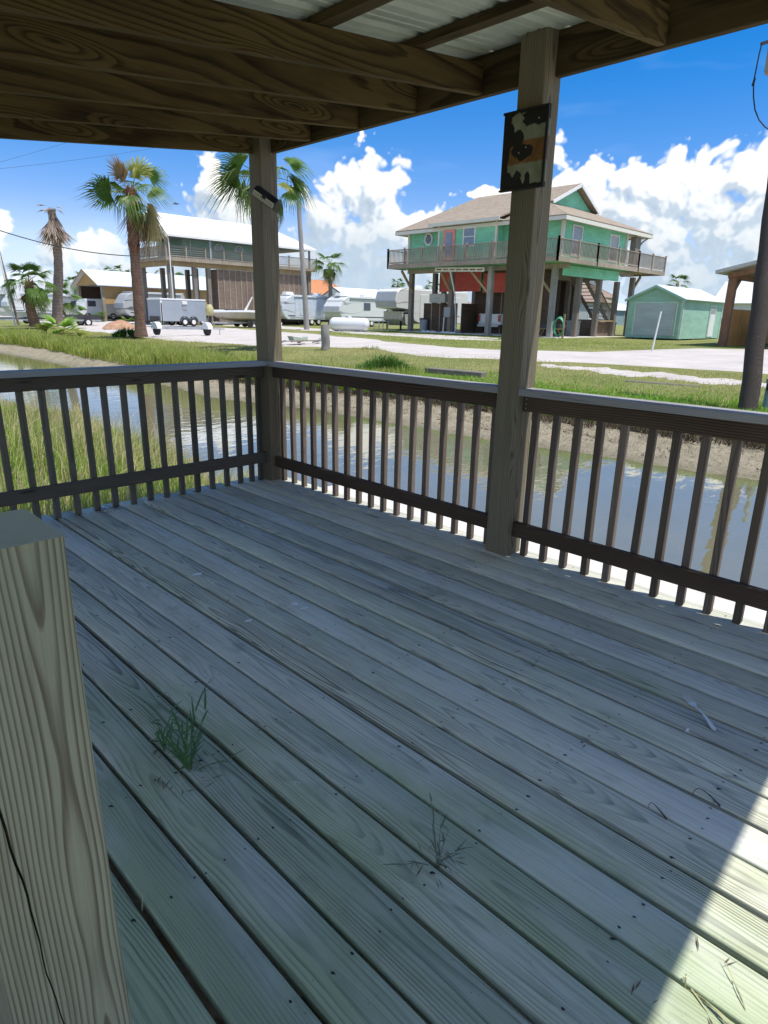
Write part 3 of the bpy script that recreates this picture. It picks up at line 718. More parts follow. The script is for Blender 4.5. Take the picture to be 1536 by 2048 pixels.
# bay roof
b = MB().face((32.8, 21.4, 7.52), (32.8, 27.3, 7.52), (36.2, 27.3, 8.66), (36.2, 21.4, 8.66)); o = b.build('bay_roof', M_SHING, gh, world=True); s_ = o.modifiers.new('t', 'SOLIDIFY'); s_.thickness = 0.09
b = MB().box(32.75, 32.82, 21.36, 27.34, 7.30, 7.51); b.box(32.83, 33.5, 21.42, 27.28, 7.36, 7.40); b.build('bay_fascia', M_TRIM, gh, world=True)
# windows, door
window(gh, 'x', (33.35, 24.1, 6.55), 1.05, 1.25)
d = MB().box(33.28, 33.34, 25.3, 26.35, 4.97, 7.1).build('door', M_CORAL, gh, world=True)
MB().box(33.26, 33.285, 25.55, 26.1, 5.3, 6.9).build('pane', M_GLASSL, d, world=True)
c_, n_ = (34.2, 28.45, 6.72), 8
b = MB(); b.prism([(34.13, c_[1]+0.42*math.cos(a), c_[2]+0.46*math.sin(a)) for a in [PI/8+q*PI/4 for q in range(8)]], (0.06, 0, 0)); wn = b.build('window', M_WHITE, gh, world=True)
MB().prism([(34.115, c_[1]+0.28*math.cos(a), c_[2]+0.32*math.sin(a)) for a in [PI/8+q*PI/4 for q in range(8)]], (0.03, 0, 0)).build('pane', M_GLASS, wn, world=True)
window(gh, 'y', (35.95, 17.6, 6.15), 1.25, 1.75); window(gh, 'y', (41.0, 17.6, 6.1), 1.3, 1.7)
# porch column at the right end
MB().box(43.5, 44.3, 17.2, 17.6, 4.95, 7.06).build('porch_column', M_PILE, gh, world=True)
MB().tube([(45.1, 17.1, 7.05), (44.6, 17.2, 6.8), (44.35, 17.3, 6.5)], 0.05, 6).build('downspout', M_PILE, gh, world=True)
# balcony
box('balcony_floor', M_LUM, gh, (32.22, 47.48, 16.62, 30.58, 4.78, 4.93), world=True)
b = MB().box(32.16, 32.21, 16.56, 30.64, 4.66, 4.95); b.box(32.22, 47.5, 16.56, 16.61, 4.66, 4.95); b.box(32.22, 34.2, 30.59, 30.64, 4.66, 4.95); b.box(47.5, 47.55, 16.56, 20, 4.66, 4.95); b.build('balcony_fascia', M_LUM, gh, world=True)
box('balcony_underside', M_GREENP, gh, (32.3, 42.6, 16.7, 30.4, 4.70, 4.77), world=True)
for (ya, yb, n) in ((16.6, 21.25, 3), (21.4, 25.4, 3), (25.65, 30.6, 4)): railing(gh, (32.2, ya, ZF), (32.2, yb, ZF), posts=n)
for (xa_, xb_, n, s2) in ((32.2, 37.0, 3, False), (37.0, 43.0, 3, False), (43.0, 47.5, 3, False)): railing(gh, (xa_, 16.6, ZF), (xb_, 16.6, ZF), posts=n, slats=s2, spacing=0.16)
railing(gh, (32.2, 30.6, ZF), (34.1, 30.6, ZF), posts=2)
# pilings and beams
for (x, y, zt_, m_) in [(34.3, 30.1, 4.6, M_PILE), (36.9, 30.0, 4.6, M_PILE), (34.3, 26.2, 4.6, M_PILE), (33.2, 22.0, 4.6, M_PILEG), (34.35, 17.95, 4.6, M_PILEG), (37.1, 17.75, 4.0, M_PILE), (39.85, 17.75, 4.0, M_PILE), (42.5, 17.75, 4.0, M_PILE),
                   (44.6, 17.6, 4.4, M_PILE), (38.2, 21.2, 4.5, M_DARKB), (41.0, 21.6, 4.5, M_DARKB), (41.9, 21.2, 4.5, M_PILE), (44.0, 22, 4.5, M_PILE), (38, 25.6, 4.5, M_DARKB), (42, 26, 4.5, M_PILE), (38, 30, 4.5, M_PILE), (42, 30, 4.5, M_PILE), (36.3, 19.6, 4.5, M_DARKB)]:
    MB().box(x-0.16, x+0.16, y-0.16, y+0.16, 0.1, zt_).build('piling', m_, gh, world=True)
for p, q in (((34.3, 29.95, 3.1), (33.0, 29.95, 4.55)), ((34.3, 26.2, 3.0), (32.9, 26.2, 4.55)), ((33.2, 22.2, 3.0), (33.0, 23.7, 4.5)), ((34.3, 18.1, 3.0), (34.2, 19.5, 4.5)), ((44.6, 17.6, 3.4), (45.8, 17.6, 4.5))):
    MB().beam(p, q, 0.14, 0.14).build('brace', M_LUMT, gh, world=True)
box('skirt', M_GREEN, gh, (34.6, 42.2, 17.55, 17.6, 4.02, 4.66), world=True)
for bb in ((34.1, 34.45, 17.0, 30.4, 4.42, 4.69), (34.5, 44.6, 17.62, 17.9, 4.45, 4.69), (34.5, 44.6, 21.0, 21.3, 4.1, 4.69), (37.7, 38.0, 18, 30, 4.1, 4.68), (41.8, 42.1, 18, 30, 4.1, 4.68)):
    MB().box(*bb).build('floor_beam', M_LUM, gh, world=True)
for (ya, yb, za, zb) in ((24.95, 28.7, 3.2, 4.55), (20.6, 24.6, 3.1, 4.4)):
    MB().box(36.0, 36.08, ya, yb, za, zb).build('coral_panel', M_RED, gh, world=True)
    for y in (ya-0.06, yb+0.01): MB().box(35.95, 36.05, y, y+0.06, za-0.02, zb).build('panel_trim', M_LUMT, gh, world=True)
# board enclosures below
def boardwall(parent, axis, fixed, a0, a1, z0, z1, mat, w=0.6, name='wall_board', t=0.05, batten=True):
    n = max(1, int(round((a1-a0)/w)))
    for i in range(n):
        p, q = a0+(a1-a0)*i/n, a0+(a1-a0)*(i+1)/n-0.015; dd = 0.006*(i % 3)
        bb = (fixed-dd, fixed+t, p, q, z0, z1) if axis == 'x' else (p, q, fixed-dd, fixed+t, z0, z1)
        MB().box(*bb).build(name, mat, parent, world=True)
        if batten:
            bb = (fixed-0.04, fixed-0.02, p-0.05, p+0.04, z0, z1) if axis == 'x' else (p-0.05, p+0.04, fixed-0.04, fixed-0.02, z0, z1)
            MB().box(*bb).build('batten', M_LUM, parent, world=True)
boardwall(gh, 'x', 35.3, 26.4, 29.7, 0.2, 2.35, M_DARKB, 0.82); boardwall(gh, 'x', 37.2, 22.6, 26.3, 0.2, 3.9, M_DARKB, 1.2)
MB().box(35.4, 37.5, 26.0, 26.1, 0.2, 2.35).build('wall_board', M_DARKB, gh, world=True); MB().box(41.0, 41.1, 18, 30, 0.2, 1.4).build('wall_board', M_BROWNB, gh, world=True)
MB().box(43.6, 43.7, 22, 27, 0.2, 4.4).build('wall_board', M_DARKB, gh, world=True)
box('slab', M_CONC, gh, (33.6, 46, 17.0, 30.6, -0.1, 0.27), world=True)
MB().box(39.9, 42.5, 17.6, 17.75, 1.28, 1.38).build('cross_rail', M_LUMT, gh, world=True)
boardwall(gh, 'y', 17.9, 40.1, 42.3, 0.25, 1.25, M_BROWNB, 0.25, batten=False)
# stairs at the back right
st = MB(); P0, P1 = Vector((41.8, 20.2, 4.6)), Vector((47.2, 20.2, 0.9))
for dy in (0, 1.1): MB().beam(P0+Vector((0, dy, 0)), P1+Vector((0, dy, 0)), 0.06, 0.30).build('stair_stringer', M_PILE, gh, world=True)
for i in range(15):
    c = P0+(P1-P0)*((i+0.5)/15); MB().box(c.x-0.15, c.x+0.15, 20.1, 21.4, c.z+0.14, c.z+0.18).build('stair_tread', M_LUMT, gh, world=True)
b = MB()
for i in range(30): c = P0+(P1-P0)*((i+0.5)/30); b.box(c.x-0.02, c.x+0.02, 20.13, 20.17, c.z+0.1, c.z+1.05)
o = b.build('stair_balusters', M_LUMT, gh, world=True); o['kind'] = 'stuff'
MB().beam(P0+Vector((0, 0, 1.08)), P1+Vector((0, 0, 1.08)), 0.1, 0.05).build('stair_hand_rail', M_LUM, gh, world=True)

# ---------------------------------------------------------------- things under and beside the green house
e = empty('utility_box', (34.6, 27.5, 2.37), 'pale beige equipment box lying on top of the dark board enclosure', 'box')
MB().box(-0.35, 0.35, -0.75, 0.75, 0, 0.62).build('case', plain('beige_box', (0.42, 0.42, 0.38), 0.6), e, bevel=0.02); MB().box(-0.372, -0.352, -0.25, 0.1, 0.28, 0.36).build('name_plate', M_GREYP, e)
e = empty('meter_box', (33.95, 26.0, 0.2), 'grey electric meter box with white conduit on the green house piling', 'meter box')
MB().box(0.0, 0.12, -0.02, 0.55, 1.15, 1.85).build('box', M_GREYP, e, bevel=0.01)
MB().tube([(0.02, 0.5, 1.15), (0.02, 0.55, 0.1), (0.0, 0.9, 0.06)], 0.045, 6).build('conduit', M_WHITE, e); MB().tube([(0.0, 0.75, 0.1), (0.0, -0.55, 0.1), (0.0, -0.62, 0.3), (0.0, -0.45, 2.6), (-1.1, -0.75, 4.35)], 0.055, 6).build('conduit', M_WHITE, e)
e = empty('trash_can', (34.9, 29.3, 0.2), 'grey trash can between the pilings left of the dark enclosure', 'trash can')
MB().tube([(0, 0, 0), (0, 0, 0.95)], [0.26, 0.32], 12).build('bin', M_GREYP, e, smooth=True); MB().tube([(0, 0, 0.95), (0, 0, 1.0), (0, 0, 1.04)], [0.345, 0.34, 0.2], 12).build('lid', M_DARK, e)
e = empty('pipe_rack', (32.6, 24.3, 4.35), 'cream slotted rack hanging under the green house balcony', 'rack')
b = MB().beam((0, 2.0, 0.25), (0, -2.1, 0.12), 0.06, 0.07).beam((0, 2.0, 0.07), (0, -2.1, -0.06), 0.06, 0.07)
for i in range(8): t = i/7; b.beam((0, 2.0-4.1*t, 0.02-0.13*t), (0, 2.0-4.1*t, 0.28-0.13*t), 0.08, 0.10)
b.build('frame', M_TRIM, e)
e = empty('hose_reel', (34.2, 16.9, 0.2), 'coil of green garden hose hung on a stake before the green house', 'hose')
MB().beam((0, 0, 0), (0, 0, 1.5), 0.09, 0.09).build('stake', M_LUMT, e)
b = MB()
for i in range(7):
    r1, r2 = 0.30+0.012*i, 0.62-0.02*i
    b.tube([(-0.10-0.025*i, r1*math.cos(a)+0.25, 0.72+r2*math.sin(a)) for a in [q*PI/10 for q in range(21)]], 0.02, 5, caps=False)
b.build('hose', plain('green_hose', (0.06, 0.33, 0.20), 0.5), e, smooth=True)
e = empty('workbench', (35.0, 18.4, 0.22), 'small wooden trestle with a black top under the green house', 'bench')
MB().box(-0.4, 0.4, -1.0, 1.0, 0.62, 0.85).build('top', M_DARK, e); MB().box(-0.3, 0.3, -0.9, 0.9, 0.52, 0.60).build('apron', M_LUMT, e)
for s in (-1, 1):
    for t in (-1, 1): MB().beam((0.2*t, 0.5*s, 0.52), (0.3*t, 0.85*s, 0), 0.06, 0.06).build('leg', M_LUMT, e)
for i, (x, y, sx, sy, sz, m_, lab) in enumerate([(36.6, 19.4, 0.7, 0.6, 0.9, M_DARK, 'black storage tote under the green house beside the trestle'), (38.6, 18.7, 0.5, 0.8, 1.1, M_GREYP, 'grey cabinet behind the hose coil under the green house'), (45.6, 19.5, 0.9, 0.7, 1.0, M_DARK, 'dark covered equipment at the foot of the outside stairs')]):
    e = empty('storage_box', (x, y, 0.22), lab, 'storage box')
    MB().box(-sx/2, sx/2, -sy/2, sy/2, 0, sz*0.9).build('body', m_, e, bevel=0.03); MB().box(-sx/2-0.03, sx/2+0.03, -sy/2-0.03, sy/2+0.03, sz*0.9, sz).build('lid', M_BLACK if i != 1 else M_GREYP, e, bevel=0.02)
e = empty('paver_row', (34.1, 27.9, 0.24), 'short row of white stones on the ground before the enclosure', 'stones')
for i in range(6): MB().box(-0.12, 0.12, -0.62+0.24*i, -0.42+0.24*i, 0, 0.10+0.04*(i % 2)).build('stone', M_WHITE, e, bevel=0.03)

# pickup truck seen from behind
def wheel(parent, x, y, r=0.38, w=0.24, axis='y', rimmat=None, hub=True):
    ax = Vector((0, 1, 0)) if axis == 'y' else Vector((1, 0, 0)); c = Vector((x, y, r))
    o = MB().tube([c-ax*w/2, c-ax*w*0.42, c+ax*w*0.42, c+ax*w/2], [r*0.93, r, r, r*0.93], 18).build('wheel', M_BLACK, parent, smooth=True)
    if hub: MB().tube([c-ax*(w/2+0.012), c-ax*(w/2-0.02)], [r*0.55, r*0.60], 12).build('rim', rimmat or M_WHITE, o)
    return o
e = empty('pickup_truck', (36.4, 24.25, 0.28), 'white pickup truck parked rear out under the green house', 'truck')
b = MB(); b.box(0.0, 2.0, -0.95, 0.95, 0.62, 1.38); b.prism([(2.0, -0.95, 0.6), (5.6, -0.95, 0.6), (5.6, -0.95, 1.2), (4.3, -0.95, 1.3), (3.6, -0.9, 1.95), (2.2, -0.9, 1.95), (2.0, -0.95, 1.38)], (0, 1.9, 0)); b.build('body', plain('white_car_paint', (0.78, 0.79, 0.80), 0.25, var=0.03), e, bevel=0.03)
tg = MB().box(-0.05, 0.0, -0.78, 0.78, 0.75, 1.36).build('tailgate', plain('white_car_paint', (0.8, 0.8, 0.8)), e, bevel=0.02); MB().prism([(-0.062, 0.14*math.cos(a), 1.07+0.06*math.sin(a)) for a in [q*PI/5 for q in range(10)]], (0.01, 0, 0)).build('oval_badge', M_DARK, tg); MB().box(-0.065, -0.05, -0.16, 0.16, 1.22, 1.30).build('handle', M_DARK, tg)
MB().box(-0.22, -0.05, -0.92, 0.92, 0.46, 0.66).build('bumper', M_GALV, e, bevel=0.03); MB().box(-0.235, -0.221, -0.16, 0.16, 0.49, 0.62).build('number_plate', M_WHITE, e)
for s in (-1, 1): MB().box(-0.03, 0.06, s*0.87-0.08, s*0.87+0.08, 0.85, 1.3).build('tail_light', M_RED, e)
MB().box(2.02, 2.06, -0.8, 0.8, 1.42, 1.85).build('rear_window', M_GLASS, e)
for x in (0.9, 4.5):
    for y in (-0.83, 0.83): wheel(e, x, y)

# ---------------------------------------------------------------- mint storage shed
M_MINT = siding('mint_shed_siding', (0.34, 0.57, 0.46), pitch=0.2, vertical=True, str_=0.18); M_MINTR = siding('white_shed_roof', (0.82, 0.84, 0.83), pitch=0.25, vertical=True, str_=0.07, var=0.04, rough=0.4)
sx0, sx1, sy0, sy1 = 39.0, 46.0, 11.55, 15.05
sh = empty('storage_shed', (42.4, 13.3, 0.3), 'mint green storage shed with grey roll door and white metal roof', 'shed')
MB().box(sx0, sx1, sy0, sy1, 0.34, 2.72).build('wall', M_MINT, sh, world=True)
PK = 3.5; ymid = (sy0+sy1)/2
MB().prism([(sx0-0.02, sy0, 2.722), (sx0-0.02, sy1, 2.722), (sx0-0.02, ymid, PK-0.04)], (0.1, 0, 0)).build('gable', M_MINT, sh, world=True)
for s, ye in ((-1, sy0-0.2), (1, sy1+0.2)):
    b = MB().face((sx0-0.25, ymid, PK+0.04), (sx0-0.25, ye, 2.66), (sx1+0.15, ye, 2.66), (sx1+0.15, ymid, PK+0.04)); o = b.build('roof', M_MINTR, sh, world=True); q = o.modifiers.new('t', 'SOLIDIFY'); q.thickness = 0.05
    MB().beam((sx0-0.26, ymid, PK-0.02), (sx0-0.26, ye, 2.62), 0.03, 0.12).build('rake_trim', M_MINT, sh, world=True)
M_PMT = plain('pale_mint_trim', (0.55, 0.72, 0.62), 0.5)
for y in (sy0, sy1): MB().box(sx0-0.05, sx0-0.022, y-0.04 if y == sy1 else y, y if y == sy1 else y+0.1, 0.34, 2.70).build('corner_trim', M_PMT, sh, world=True)
for x in (sx0, sx1-0.1): MB().box(x, x+0.1, sy0-0.03, sy0-0.002, 0.34, 2.70).build('corner_trim', M_PMT, sh, world=True)
b = MB(); b.box(sx0-0.05, sx0-0.022, 11.85, 14.62, 2.46, 2.56); b.box(sx0-0.05, sx0-0.022, 11.85, 11.95, 0.5, 2.46); b.box(sx0-0.05, sx0-0.022, 14.52, 14.62, 0.5, 2.46)
b.build('trim', plain('pale_mint_trim', (0.55, 0.72, 0.62), 0.5), sh, world=True)
MB().box(sx0-0.045, sx0-0.005, 11.98, 14.5, 0.5, 2.44).build('roll_door', siding('grey_roll_door', (0.45, 0.52, 0.54), pitch=0.5, str_=0.08), sh, world=True)
MB().box(sx0-0.045, sx0-0.02, 13.1, 13.55, 3.02, 3.18).build('vent', M_MINT, sh, world=True)
d = MB().box(43.6, 44.7, sy0-0.05, sy0-0.005, 0.45, 2.45).build('door_frame', plain('pale_mint_trim', (0.55, 0.72, 0.62), 0.5), sh, world=True)
MB().box(43.72, 44.58, sy0-0.065, sy0-0.052, 0.45, 1.9).build('panel', M_WHITE, d, world=True); MB().box(43.72, 44.58, sy0-0.065, sy0-0.052, 1.92, 2.38).build('pane', M_GREYP, d, world=True)
for x in (39.3, 41.5, 43.7, 45.8):
    for y in (11.75, 14.8): MB().box(x-0.2, x+0.2, y-0.2, y+0.2, 0.05, 0.33).build('block', M_DARK, sh, world=True)

# ---------------------------------------------------------------- brown carport on the right
M_CPW = wpaint('carport_timber', (0.22, 0.12, 0.075)); M_PLY = wpaint('orange_plywood', (0.40, 0.215, 0.07), var=0.2)
cp = empty('timber_carport', (33, 6.9, 0.1), 'brown timber carport with orange plywood side at the right edge', 'carport')
MB().box(32.85, 33.2, 6.85, 7.2, 0.0, 3.72).build('post', M_CPW, cp, world=True); MB().box(39.2, 39.5, 6.85, 7.15, 0.0, 3.5).build('post', M_CPW, cp, world=True)
MB().box(32.85, 33.2, -1.0, -0.7, 0.0, 4.6).build('post', M_CPW, cp, world=True)
MB().beam((33.2, 7.0, 2.9), (33.95, 7.0, 3.55), 0.15, 0.18).build('brace', M_CPW, cp, world=True); MB().beam((39.2, 7.0, 2.6), (38.5, 7.0, 3.4), 0.15, 0.18).build('brace', M_CPW, cp, world=True)
MB().box(33.2, 41.5, 6.9, 7.15, 3.48, 3.75).build('beam', M_CPW, cp, world=True)
MB().prism([(32.7, 7.2, 3.72), (32.7, 3.1, 4.55), (32.7, -1.0, 3.8), (32.7, -1.0, 3.55), (32.7, 3.1, 4.3), (32.7, 7.2, 3.5)], (0.15, 0, 0)).build('front_beam', M_CPW, cp, world=True)
b = MB().face((32.2, 7.65, 3.70), (32.2, 3.1, 4.72), (42.0, 3.1, 4.72), (42.0, 7.65, 3.70)); o = b.build('roof', plain('pale_grey_roof', (0.45, 0.45, 0.42), 0.6), cp, world=True); q = o.modifiers.new('t', 'SOLIDIFY'); q.thickness = 0.16
b = MB().face((32.2, -2.2, 3.62), (32.2, 3.1, 4.72), (42.0, 3.1, 4.72), (42.0, -2.2, 3.62)); o = b.build('roof', MATS['pale_grey_roof'], cp, world=True); q = o.modifiers.new('t', 'SOLIDIFY'); q.thickness = 0.16
for i in range(6): MB().box(33.25+1.3*i, 34.52+1.3*i, 6.98, 7.03, 0.12, 2.05).build('plywood_panel', M_PLY, cp, world=True)
e = empty('parked_suv', (35.5, 4.6, 0.1), 'pale grey vehicle parked inside the brown carport', 'car')
b = MB().prism([(0, -0.9, 0.4), (0, -0.9, 1.1), (0.9, -0.9, 1.25), (1.6, -0.85, 1.85), (3.8, -0.85, 1.85), (4.5, -0.9, 1.2), (4.6, -0.9, 0.4)], (0, 1.8, 0)); b.build('body', plain('silver_paint', (0.45, 0.46, 0.46), 0.3), e, bevel=0.06)
for x in (0.9, 3.7):
    for y in (-0.8, 0.8): wheel(e, x, y, 0.36)
for s in (-0.7, 0.7): MB().box(-0.03, 0.02, s-0.15, s+0.15, 0.75, 0.95).build('headlight', M_WHITE, e, bevel=0.02)
MB().box(-0.04, 0.01, -0.5, 0.5, 0.45, 0.62).build('grille', M_BLACK, e)

# ---------------------------------------------------------------- white roofed stilt house on the left
lh = empty('seafoam_stilt_house', (28, 51, 0.3), 'seafoam house on pilings with long white metal roof and railing', 'house')
box('wall', M_SEA, lh, (27.6, 37.6, 52.2, 57.2, 5.9, 8.0), world=True)
YF, YBk, ZE2, ZR2, YR2 = 50.3, 56.6, 7.72, 9.75, 53.6
b = MB(); b.face((25.0, YF, ZE2), (41.6, YF, ZE2), (37.8, YR2, ZR2), (25.0, YR2, ZR2)); b.face((25.0, YBk, ZE2), (25.0, YR2, ZR2), (37.8, YR2, ZR2), (41.6, YBk, ZE2)); b.face((41.6, YF, ZE2), (41.6, YBk, ZE2), (37.8, YR2, ZR2))
o = b.build('roof', M_MROOF, lh, world=True); q = o.modifiers.new('t', 'SOLIDIFY'); q.thickness = 0.08
box('soffit', M_GREYP, lh, (25.1, 41.4, YF+0.1, YBk-0.1, ZE2-0.10, ZE2-0.06), world=True)
b = MB(); b.beam((25.0, YF, ZE2-0.06), (25.0, YR2, ZR2-0.06), 0.04, 0.18); b.beam((25.0, YBk, ZE2-0.06), (25.0, YR2, ZR2-0.06), 0.04, 0.18); b.box(25.0, 41.6, YF-0.02, YF+0.03, ZE2-0.18, ZE2-0.02); b.build('fascia', M_WHITE, lh, world=True)
MB().prism([(25.4, YF+0.5, ZE2+0.1), (25.4, YR2, ZR2-0.15), (25.4, YBk-0.5, ZE2+0.1)], (0.06, 0, 0)).build('gable', plain('beige_gable', (0.42, 0.40, 0.33), 0.7), lh, world=True)
for y in (YR2-0.8, YR2+0.8): MB().beam((25.3, YR2, ZR2-0.3), (25.3, y, ZE2+0.1), 0.08, 0.1).build('truss', M_LUM, lh, world=True)
MB().box(25.2, 25.45, 50.5, 56.3, ZE2-0.3, ZE2-0.1).build('porch_beam', M_LUM, lh, world=True)
for (x, y) in ((25.3, 50.75), (25.3, 56.2), (29.4, 50.6), (40.9, 50.7)): MB().box(x-0.08, x+0.08, y-0.08, y+0.08, 5.9, ZE2-0.12).build('porch_post', M_GREYP if x == 29.4 else M_LUM, lh, world=True)
box('balcony_floor', M_LUM, lh, (25.05, 41.8, 50.62, 57, 5.75, 5.9), world=True); b = MB().box(25.0, 41.85, 50.55, 50.6, 5.6, 5.92); b.box(25.0, 25.04, 50.6, 57, 5.6, 5.92); b.build('balcony_fascia', M_LUM, lh, world=True)
railing(lh, (25.1, 50.62, 5.9), (36.5, 50.62, 5.9), posts=7, slats=True, h=0.9); railing(lh, (36.5, 50.62, 5.9), (41.8, 50.62, 5.9), posts=4, h=0.9); railing(lh, (25.1, 50.7, 5.9), (25.1, 56.9, 5.9), posts=3, h=0.9)
box('under_beam', M_LUMT, lh, (25.3, 41.4, 51.0, 51.25, 5.2, 5.58), world=True); box('under_beam', M_LUMT, lh, (25.3, 25.6, 51.3, 56.8, 5.2, 5.58), world=True)
box('joist_underside', M_LUM, lh, (25.1, 41.7, 50.7, 56.9, 5.59, 5.73), world=True)
for (x, y) in ((25.55, 51.1), (27.0, 53.6), (28.0, 51.2), (29.4, 51.2), (25.6, 56.3), (27.6, 56.5), (30.2, 56.5), (29.6, 53.8), (41.1, 51.1), (33.5, 56.5), (33.5, 53.8), (37, 56.5)): MB().box(x-0.18, x+0.18, y-0.18, y+0.18, 0.2, 5.3).build('piling', M_PILE, lh, world=True)
boardwall(lh, 'y', 51.05, 30.3, 41.0, 0.3, 5.18, M_BROWNB, 0.62); MB().box(30.3, 30.36, 51.15, 52.3, 0.3, 5.18).build('wall_board', M_BROWNB, lh, world=True)
for xc in (31.25, 33.45):
    pts = [(xc+0.50*math.cos(a), 52.13, 7.0+0.52*math.sin(a)) for a in [q*PI/10 for q in range(11)]]
    wn = MB().prism(pts, (0, 0.05, 0)).build('half_round_window', M_WHITE, lh, world=True)
    MB().prism([(xc+0.38*math.cos(a), 52.10, 7.05+0.38*math.sin(a)) for a in [q*PI/10 for q in range(11)]], (0, 0.03, 0)).build('pane', M_GLASSL, wn, world=True)
MB().tube([(25.1, 50.45, 7.6), (25.35, 50.5, 7.3), (25.4, 50.5, 0.3)], 0.05, 6).build('downspout', M_WHITE, lh, world=True)
MB().box(28.3, 28.34, 52.15, 52.19, 6, 7.6).build('corner_trim', M_WHITE, lh, world=True)

# ---------------------------------------------------------------- tan barn
M_TAN = wpaint('tan_board', (0.46, 0.30, 0.13), var=0.08)
bn = empty('tan_barn', (27, 69, 0.3), 'long low tan barn with open end and pale metal roof', 'barn')
bx0, bx1, by0, by1 = 26.2, 46.0, 68.6, 75.2
MB().box(bx0+0.4, bx1, by0, by0+0.15, 2.0, 3.95).build('wall', M_TAN, bn, world=True); MB().box(bx0+0.4, bx1, by1-0.15, by1, 0.3, 3.95).build('wall', M_DARKB, bn, world=True); MB().box(bx1-0.15, bx1, by0, by1, 0.3, 3.95).build('wall', M_DARKB, bn, world=True)
for x in (bx0+0.3, bx0+6, bx0+12, bx1-0.4): MB().box(x, x+0.3, by0-0.05, by0+0.25, 0.2, 3.95).build('post', M_LUM, bn, world=True)
MB().box(bx0+0.2, bx0+0.5, by1-0.4, by1-0.1, 0.2, 3.95).build('post', M_LUM, bn, world=True); MB().box(34, 34.2, 68.9, 75, 0.3, 3.9).build('partition', M_DARKB, bn, world=True)
bm_ = (by0+by1)/2; MB().prism([(bx0+0.2, by0-0.1, 3.96), (bx0+0.2, by1+0.1, 3.96), (bx0+0.2, bm_, 5.45)], (0.1, 0, 0)).build('gable', M_TAN, bn, world=True)
for ye in (by0-0.5, by1+0.5):
    b = MB().face((bx0-0.3, bm_, 5.6), (bx0-0.3, ye, 3.9), (bx1+0.3, ye, 3.9), (bx1+0.3, bm_, 5.6)); o = b.build('roof', siding('pale_metal_roof', (0.66, 0.72, 0.78), pitch=0.5, vertical=True, str_=0.05, var=0.04, rough=0.4), bn, world=True); q = o.modifiers.new('t', 'SOLIDIFY'); q.thickness = 0.08
    MB().beam((bx0-0.31, bm_, 5.55), (bx0-0.31, ye, 3.85), 0.03, 0.18).build('rake_trim', M_TAN, bn, world=True)

# ---------------------------------------------------------------- far houses
def simple_house(name, x0, x1, y0, y1, z0, ze, zr, wall, roofm, label, cat='house', hip=0.0, wins=3, base=None, overhang=0.4, axis='x'):
    e = empty(name, ((x0+x1)/2, (y0+y1)/2, base if base is not None else z0), label, cat)
    MB().box(x0, x1, y0, y1, z0, ze).build('wall', wall, e, world=True)
    o_ = overhang
    if axis == 'x':
        ym_ = (y0+y1)/2; h = hip
        b = MB(); b.face((x0-o_, y0-o_, ze), (x1+o_, y0-o_, ze), (x1+o_-h, ym_, zr), (x0-o_+h, ym_, zr)); b.face((x0-o_, y1+o_, ze), (x0-o_+h, ym_, zr), (x1+o_-h, ym_, zr), (x1+o_, y1+o_, ze))
        b.face((x0-o_, y0-o_, ze), (x0-o_+h, ym_, zr), (x0-o_, y1+o_, ze)); b.face((x1+o_, y0-o_, ze), (x1+o_, y1+o_, ze), (x1+o_-h, ym_, zr))
    else:
        xm_ = (x0+x1)/2; h = hip
        b = MB(); b.face((x0-o_, y0-o_, ze), (x0-o_, y1+o_, ze), (xm_, y1+o_-h, zr), (xm_, y0-o_+h, zr)); b.face((x1+o_, y0-o_, ze), (xm_, y0-o_+h, zr), (xm_, y1+o_-h, zr), (x1+o_, y1+o_, ze))
        b.face((x0-o_, y0-o_, ze), (xm_, y0-o_+h, zr), (x1+o_, y0-o_, ze)); b.face((x0-o_, y1+o_, ze), (x1+o_, y1+o_, ze), (xm_, y1+o_-h, zr))
    o = b.build('roof', roofm, e, world=True); q = o.modifiers.new('t', 'SOLIDIFY'); q.thickness = 0.15
    for i in range(wins):
        window(e, 'y', (x0+(x1-x0)*(i+0.5)/wins, y0, (z0+ze)/2+0.2), 1.2, min(1.3, (ze-z0)*0.5), mat=M_GLASS)
    return e
M_ORROOF = shingles('orange_shingles', (0.50, 0.20, 0.09), (0.56, 0.26, 0.13)); M_WWALL = plain('white_wall', (0.62, 0.66, 0.66), 0.7); M_BLUEW = plain('blue_grey_wall', (0.27, 0.38, 0.42), 0.7); M_BRROOF = shingles('brown_shingles', (0.26, 0.19, 0.15), (0.32, 0.25, 0.2))
simple_house('orange_roofed_house', 59.5, 73.5, 76, 86, 0.4, 3.5, 6.6, M_BLUEW, M_ORROOF, 'far house with broad orange roof behind the trailers', hip=5.0)
simple_house('grey_gabled_house', 61, 69, 66, 74, 0.4, 3.2, 5.2, M_BLUEW, M_MROOF, 'far blue grey house with white metal roof behind the trailers', wins=3)
simple_house('white_roofed_house', 20.4, 30.5, 84, 94, 0.4, 2.9, 6.2, M_WWALL, M_MROOF, 'white metal roofed house at the left edge behind the palms', wins=4, axis='y', hip=0)
simple_house('white_roofed_house', 31.5, 39, 88, 96, 0.4, 2.6, 5.0, M_WWALL, M_MROOF, 'low white roofed house just left of the tan barn', wins=2, hip=3.0)
p_ = at_d(1130, 640, 95); simple_house('tan_roofed_house', p_.x-2, p_.x+14, p_.y, p_.y+10, 2.2, 4.6, 7.6, M_WWALL, M_BRROOF, 'white house with tan roof seen between the green house pilings', base=0.4, hip=4)
p_ = at_d(1245, 640, 80); simple_house('brown_roofed_house', p_.x-5, p_.x+5, p_.y+4, p_.y+12, 0.4, 3.4, 5.6, M_GREYP, M_BRROOF, 'low brown roofed house behind the outside stairs', hip=4)
